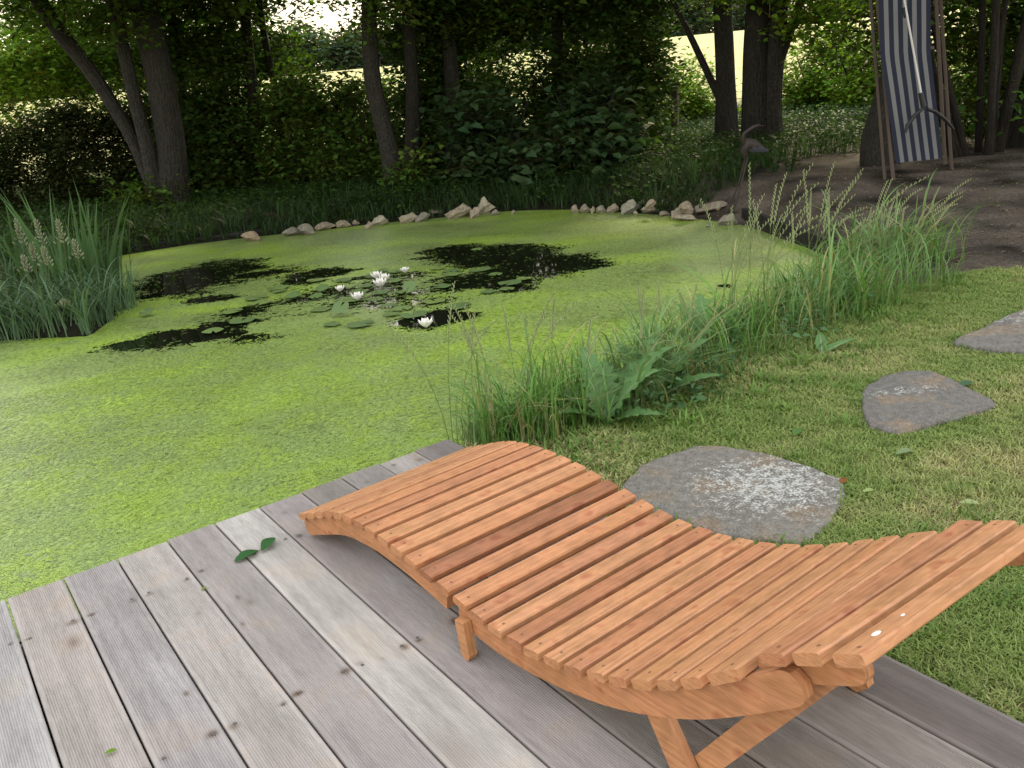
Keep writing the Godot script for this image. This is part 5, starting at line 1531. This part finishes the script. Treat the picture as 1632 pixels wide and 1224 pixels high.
	for s in [
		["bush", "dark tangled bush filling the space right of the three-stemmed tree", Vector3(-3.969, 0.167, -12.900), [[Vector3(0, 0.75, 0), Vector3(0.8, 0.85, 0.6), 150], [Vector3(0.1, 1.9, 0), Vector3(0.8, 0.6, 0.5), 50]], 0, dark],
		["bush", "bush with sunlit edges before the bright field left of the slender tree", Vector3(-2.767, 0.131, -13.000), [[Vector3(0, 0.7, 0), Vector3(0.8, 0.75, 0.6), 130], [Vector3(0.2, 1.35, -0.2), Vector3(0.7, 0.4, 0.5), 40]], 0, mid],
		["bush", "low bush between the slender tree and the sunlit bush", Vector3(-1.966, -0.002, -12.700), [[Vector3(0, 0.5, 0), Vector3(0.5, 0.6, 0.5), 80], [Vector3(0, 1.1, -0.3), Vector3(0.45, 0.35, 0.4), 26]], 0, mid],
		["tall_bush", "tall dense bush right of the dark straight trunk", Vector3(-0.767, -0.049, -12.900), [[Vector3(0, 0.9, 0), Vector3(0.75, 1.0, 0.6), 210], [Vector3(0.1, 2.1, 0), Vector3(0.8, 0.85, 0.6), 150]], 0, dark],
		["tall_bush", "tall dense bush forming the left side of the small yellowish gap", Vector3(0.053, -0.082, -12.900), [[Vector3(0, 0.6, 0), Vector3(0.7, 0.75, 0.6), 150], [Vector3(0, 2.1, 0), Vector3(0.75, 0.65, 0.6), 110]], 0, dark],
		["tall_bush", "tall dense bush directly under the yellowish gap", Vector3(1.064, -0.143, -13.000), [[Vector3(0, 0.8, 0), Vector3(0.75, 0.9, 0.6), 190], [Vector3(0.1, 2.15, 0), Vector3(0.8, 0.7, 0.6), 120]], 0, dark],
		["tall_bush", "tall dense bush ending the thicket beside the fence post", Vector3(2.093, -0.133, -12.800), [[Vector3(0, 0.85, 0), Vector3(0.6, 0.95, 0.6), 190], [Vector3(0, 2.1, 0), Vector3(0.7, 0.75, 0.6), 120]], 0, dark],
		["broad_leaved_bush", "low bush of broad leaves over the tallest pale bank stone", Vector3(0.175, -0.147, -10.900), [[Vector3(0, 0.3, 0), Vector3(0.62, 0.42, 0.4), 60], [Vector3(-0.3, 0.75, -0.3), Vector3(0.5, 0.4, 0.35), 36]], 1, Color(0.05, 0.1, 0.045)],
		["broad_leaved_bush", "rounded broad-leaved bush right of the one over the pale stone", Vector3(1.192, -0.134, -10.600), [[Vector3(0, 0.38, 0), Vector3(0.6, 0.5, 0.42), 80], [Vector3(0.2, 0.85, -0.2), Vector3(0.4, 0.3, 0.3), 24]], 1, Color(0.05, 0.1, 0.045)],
		["leafy_bush", "bright backlit bush left of the upright trunk by the post", Vector3(3.716, -0.009, -16.800), [[Vector3(0, 0.45, 0), Vector3(0.8, 0.65, 0.6), 110]], 0, backlit_leaf],
		["leafy_bush", "bright lime backlit bush under the bright gap on the right", Vector3(6.152, -0.132, -17.000), [[Vector3(0, 0.5, 0), Vector3(1.0, 0.75, 0.6), 170], [Vector3(0.5, 1.0, 0), Vector3(0.5, 0.45, 0.5), 50]], 0, backlit_leaf],
		["leafy_bush", "bright backlit bush showing just left of the deck chair", Vector3(6.449, 0.012, -15.500), [[Vector3(0.1, 0.6, 0), Vector3(0.65, 0.85, 0.5), 130]], 0, backlit_leaf],
		["leafy_bush", "sunlit bush seen between the stems of the coppiced shrub", Vector3(8.977, 0.240, -16.000), [[Vector3(0.3, 0.5, 0), Vector3(1.5, 1.1, 0.6), 240]], 0, backlit_leaf],
		["tall_bush", "bush with bright gaps behind the leaning stem on the far left", Vector3(-7.092, 1.260, -14.600), [[Vector3(0, 2.1, 0), Vector3(1.6, 1.0, 0.6), 170]], 0, backlit_leaf],
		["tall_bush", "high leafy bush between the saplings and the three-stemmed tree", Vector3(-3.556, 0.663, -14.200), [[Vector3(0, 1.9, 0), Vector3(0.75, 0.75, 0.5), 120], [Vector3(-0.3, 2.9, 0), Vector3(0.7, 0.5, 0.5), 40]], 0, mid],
		["tall_bush", "high sunlit leaves showing above the hedge on the far left", Vector3(-7.160, 0.812, -15.600), [[Vector3(0, 2.4, 0), Vector3(2.2, 1.1, 0.6), 240]], 0, backlit_leaf],
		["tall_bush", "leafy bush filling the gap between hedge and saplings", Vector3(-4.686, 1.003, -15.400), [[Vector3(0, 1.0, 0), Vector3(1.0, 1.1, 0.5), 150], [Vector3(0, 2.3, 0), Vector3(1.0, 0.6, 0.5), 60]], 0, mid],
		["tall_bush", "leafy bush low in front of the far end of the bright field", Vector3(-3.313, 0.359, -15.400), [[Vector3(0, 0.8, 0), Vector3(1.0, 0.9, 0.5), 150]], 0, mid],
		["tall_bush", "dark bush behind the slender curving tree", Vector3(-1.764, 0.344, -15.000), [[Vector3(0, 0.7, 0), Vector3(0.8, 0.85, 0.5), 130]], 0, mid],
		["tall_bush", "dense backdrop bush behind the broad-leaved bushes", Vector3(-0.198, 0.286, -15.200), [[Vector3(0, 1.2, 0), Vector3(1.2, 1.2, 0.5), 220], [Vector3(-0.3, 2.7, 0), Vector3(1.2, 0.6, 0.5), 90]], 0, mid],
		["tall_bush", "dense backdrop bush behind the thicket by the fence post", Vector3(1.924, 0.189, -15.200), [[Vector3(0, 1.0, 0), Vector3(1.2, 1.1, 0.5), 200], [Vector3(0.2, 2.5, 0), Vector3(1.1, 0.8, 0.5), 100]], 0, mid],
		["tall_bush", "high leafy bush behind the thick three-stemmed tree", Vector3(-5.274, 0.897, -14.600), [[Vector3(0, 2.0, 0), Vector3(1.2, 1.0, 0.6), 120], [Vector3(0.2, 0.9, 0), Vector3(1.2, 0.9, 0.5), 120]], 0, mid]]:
		var at: Vector3 = s[2]
		var o := thing(s[0], s[1], "bush", Vector3(at.x, gy(at.x, at.z), at.z))
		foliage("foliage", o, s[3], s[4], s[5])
		for k in 3:
			var a := rng.randf() * TAU
			trunk("stem", o, [o.position + Vector3(cos(a), 0, sin(a)) * 0.12 + Vector3(0, -0.03, 0), o.position + Vector3(cos(a), 0, sin(a)) * 0.2 + Vector3(0, 0.5, 0), o.position + Vector3(cos(a) * 0.4, 1.0, sin(a) * 0.3)], [0.025, 0.02, 0.008])
	var fp := Vector3(2.818, 0.267, -13.600)
	tag(bar("fence_post", Vector3(fp.x, gy(fp.x, fp.z) - 0.2, fp.z), Vector3(2.851, 1.020, -13.600), 0.05, 0.05, M.post, self), "dark wooden post standing before the bright bush in the gap", "post")

	# weeds and grass under the trees: nobody could count them
	var where := []; var cols := PackedColorArray()
	var w2 := []; var c2 := PackedColorArray()
	var blade := MB.new()
	for k in 7:
		var a := rng.randf() * TAU
		var o2 := Vector3(cos(a), 0, sin(a)) * 0.04
		var d := Vector3(cos(a + 0.5), 0, sin(a + 0.5))
		var h := rng.randf_range(0.14, 0.3)
		blade.ribbon(PackedVector3Array([o2, o2 + Vector3(0, h * 0.6, 0) + d * h * 0.2, o2 + Vector3(0, h * 0.85, 0) + d * h * 0.65]), PackedFloat32Array([0.006, 0.005, 0.0006]), d.cross(Vector3.UP), 0.2)
	var bm := blade.mesh()
	for k in 15000:
		var x := rng.randf_range(-9.0, 9.5)
		var z := rng.randf_range(-18.5, -7.6)
		var d := sd(x, z) if z > -12.0 and absf(x) < 8.0 else 3.0
		if d < 0.12: continue
		if x > 1.9 and z > -8.6 + 0.3 * nz.get_noise_2d(x * 60.0, 0.0): continue
		if x > 3.0 and z > -9.6: continue
		var s := rng.randf_range(0.5, 1.1)
		var t := rng.randf_range(0.6, 1.3)
		if rng.randf() < 0.55:
			where.append(Transform3D(Basis(Vector3.UP, rng.randf() * TAU).scaled(Vector3(s, s, s)), Vector3(x, gy(x, z, d), z)))
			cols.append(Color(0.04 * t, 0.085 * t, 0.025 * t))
		elif rng.randf() < 0.55:
			w2.append(Transform3D(Basis(Vector3.UP, rng.randf() * TAU).scaled(Vector3(s, s, s) * 0.7), Vector3(x, gy(x, z, d) + 0.08 + 0.1 * rng.randf(), z)))
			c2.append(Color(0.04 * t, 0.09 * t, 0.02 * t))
	for k in 5200:   # a rank fringe along the far rim
		var x := rng.randf_range(-5.5, 2.4)
		var z := rng.randf_range(-10.8, -7.0)
		var d := sd(x, z)
		if d < 0.1 or d > 0.9 or (x > 1.8 and z > -8.2): continue
		var s := rng.randf_range(0.3, 0.8)
		where.append(Transform3D(Basis(Vector3.UP, rng.randf() * TAU).scaled(Vector3(s, s, s)), Vector3(x, gy(x, z, d), z)))
		var t := rng.randf_range(0.6, 1.3)
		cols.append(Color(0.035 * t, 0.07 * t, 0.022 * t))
	for k in 500:   # the left shore behind the iris
		var x := rng.randf_range(-7.0, -3.6)
		var z := rng.randf_range(-9.0, -5.4)
		var d := sd(x, z)
		if d < 0.05: continue
		var s := rng.randf_range(0.6, 1.4)
		where.append(Transform3D(Basis(Vector3.UP, rng.randf() * TAU).scaled(Vector3(s, s, s)), Vector3(x, gy(x, z, d), z)))
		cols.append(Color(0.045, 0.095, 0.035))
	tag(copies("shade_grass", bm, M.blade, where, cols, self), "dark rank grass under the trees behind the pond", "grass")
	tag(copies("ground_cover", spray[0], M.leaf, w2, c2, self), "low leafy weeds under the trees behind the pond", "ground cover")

# ---------------------------------------------------------------- fallen leaves
func build_litter() -> void:
	for q in [[-0.771, -2.226, 0.075, 0.60, Color(0.05, 0.13, 0.05), "green two-leaved sprig lying on the deck boards left of the lounger", true],
			[-0.878, -1.445, 0.022, 0.30, Color(0.16, 0.26, 0.04), "tiny yellow-green leaf bit on the nearest deck boards", true],
			[-0.874, -2.047, 0.018, 1.20, Color(0.2, 0.26, 0.06), "tiny pale green leaf bit in a deck joint below the sprig", true],
			[1.217, -2.492, 0.062, 0.20, Color(0.22, 0.3, 0.16), "pale green curled leaf on the lawn between the stepping stones", false],
			[1.231, -2.132, 0.050, -0.40, Color(0.35, 0.42, 0.2), "pale yellow-green leaf on the lawn above the lounger's headrest", false],
			[1.686, -3.010, 0.075, 0.40, Color(0.08, 0.16, 0.09), "dark green leaf at the right tip of the wedge-shaped stone", false],
			[0.954, -2.727, 0.060, 0.90, Color(0.1, 0.2, 0.06), "green leaf on the lawn above the lichen-covered stone", false],
			[1.004, -2.260, 0.035, 0.10, Color(0.32, 0.42, 0.17), "small light green leaf right of the lichen-covered stone", false],
			[0.959, -2.338, 0.040, 1.00, Color(0.24, 0.11, 0.04), "small orange-brown leaf touching the lichen-covered stone", false]]:
		var m := MB.new()
		var s: float = q[2]
		var c: Color = q[4]
		m.tint = c
		var path := PackedVector3Array(); var hw := PackedFloat32Array()
		for i in 7:
			var f := i / 6.0
			path.append(Vector3((f - 0.5) * s, 0.004 + 0.10 * s * sin(f * PI) , 0.06 * s * sin(f * 4.0)))
			hw.append(s * 0.26 * sin(PI * clampf(f * 0.94 + 0.05, 0, 1)) + 0.0008)
		m.ribbon(path, hw, Vector3(0, 0, 1), 0.2)
		var yy: float = 0.0 if q[6] else gy(q[0], q[1]) + 0.014
		var o: Node3D
		if q[6] and s > 0.05:
			o = thing("leaf_sprig", q[5], "fallen leaf", Vector3(q[0], yy, q[1]))
			for k in 2:
				var lf := obj("leaf", m.mesh(), M.leaf, o)
				lf.rotation.y = [0.15, 0.75][k]
				lf.position = [Vector3(-0.036, 0, 0.004), Vector3(0.034, 0.004, -0.012)][k]
			var st := MB.new()
			st.tint = Color(0.09, 0.12, 0.05)
			st.tube(PackedVector3Array([Vector3(-0.05, 0.004, 0.012), Vector3(0, 0.006, 0.004), Vector3(0.03, 0.006, 0)]), PackedFloat32Array([0.001, 0.0012, 0.001]), 5)
			obj("stalk", st.mesh(), M.leaf, o)
		else:
			o = obj("fallen_leaf", m.mesh(), M.leaf)
			o.position = Vector3(q[0], yy, q[1])
			tag(o, q[5], "fallen leaf", "fallen leaves")
		o.rotation.y += q[3]
	# a scatter of dead leaves and crumbs on the earth path
	var dm := MB.new()
	dm.ribbon(PackedVector3Array([Vector3(-0.02, 0.003, 0), Vector3(-0.005, 0.008, 0), Vector3(0.01, 0.007, 0), Vector3(0.022, 0.002, 0)]), PackedFloat32Array([0.001, 0.009, 0.01, 0.001]), Vector3(0, 0, 1), 0.3)
	var where := []; var cols := PackedColorArray()
	for k in 1100:
		var x := rng.randf_range(1.9, 6.0); var z := rng.randf_range(-8.6, -4.4)
		var d := sd(x, z)
		if d < 0.1 or soil(x, z) < 0.5: continue
		var s := rng.randf_range(0.4, 1.1)
		where.append(Transform3D(Basis(Vector3.UP, rng.randf() * TAU).scaled(Vector3(s, s, s)), Vector3(x, gy(x, z, d) + 0.003, z)))
		var t := rng.randf_range(0.5, 1.5)
		cols.append(Color(0.15 * t, 0.115 * t, 0.08 * t))
	tag(copies("leaf_litter", dm.mesh(), M.leaf, where, cols, self), "brown dead leaves scattered over the earth path", "leaf litter")
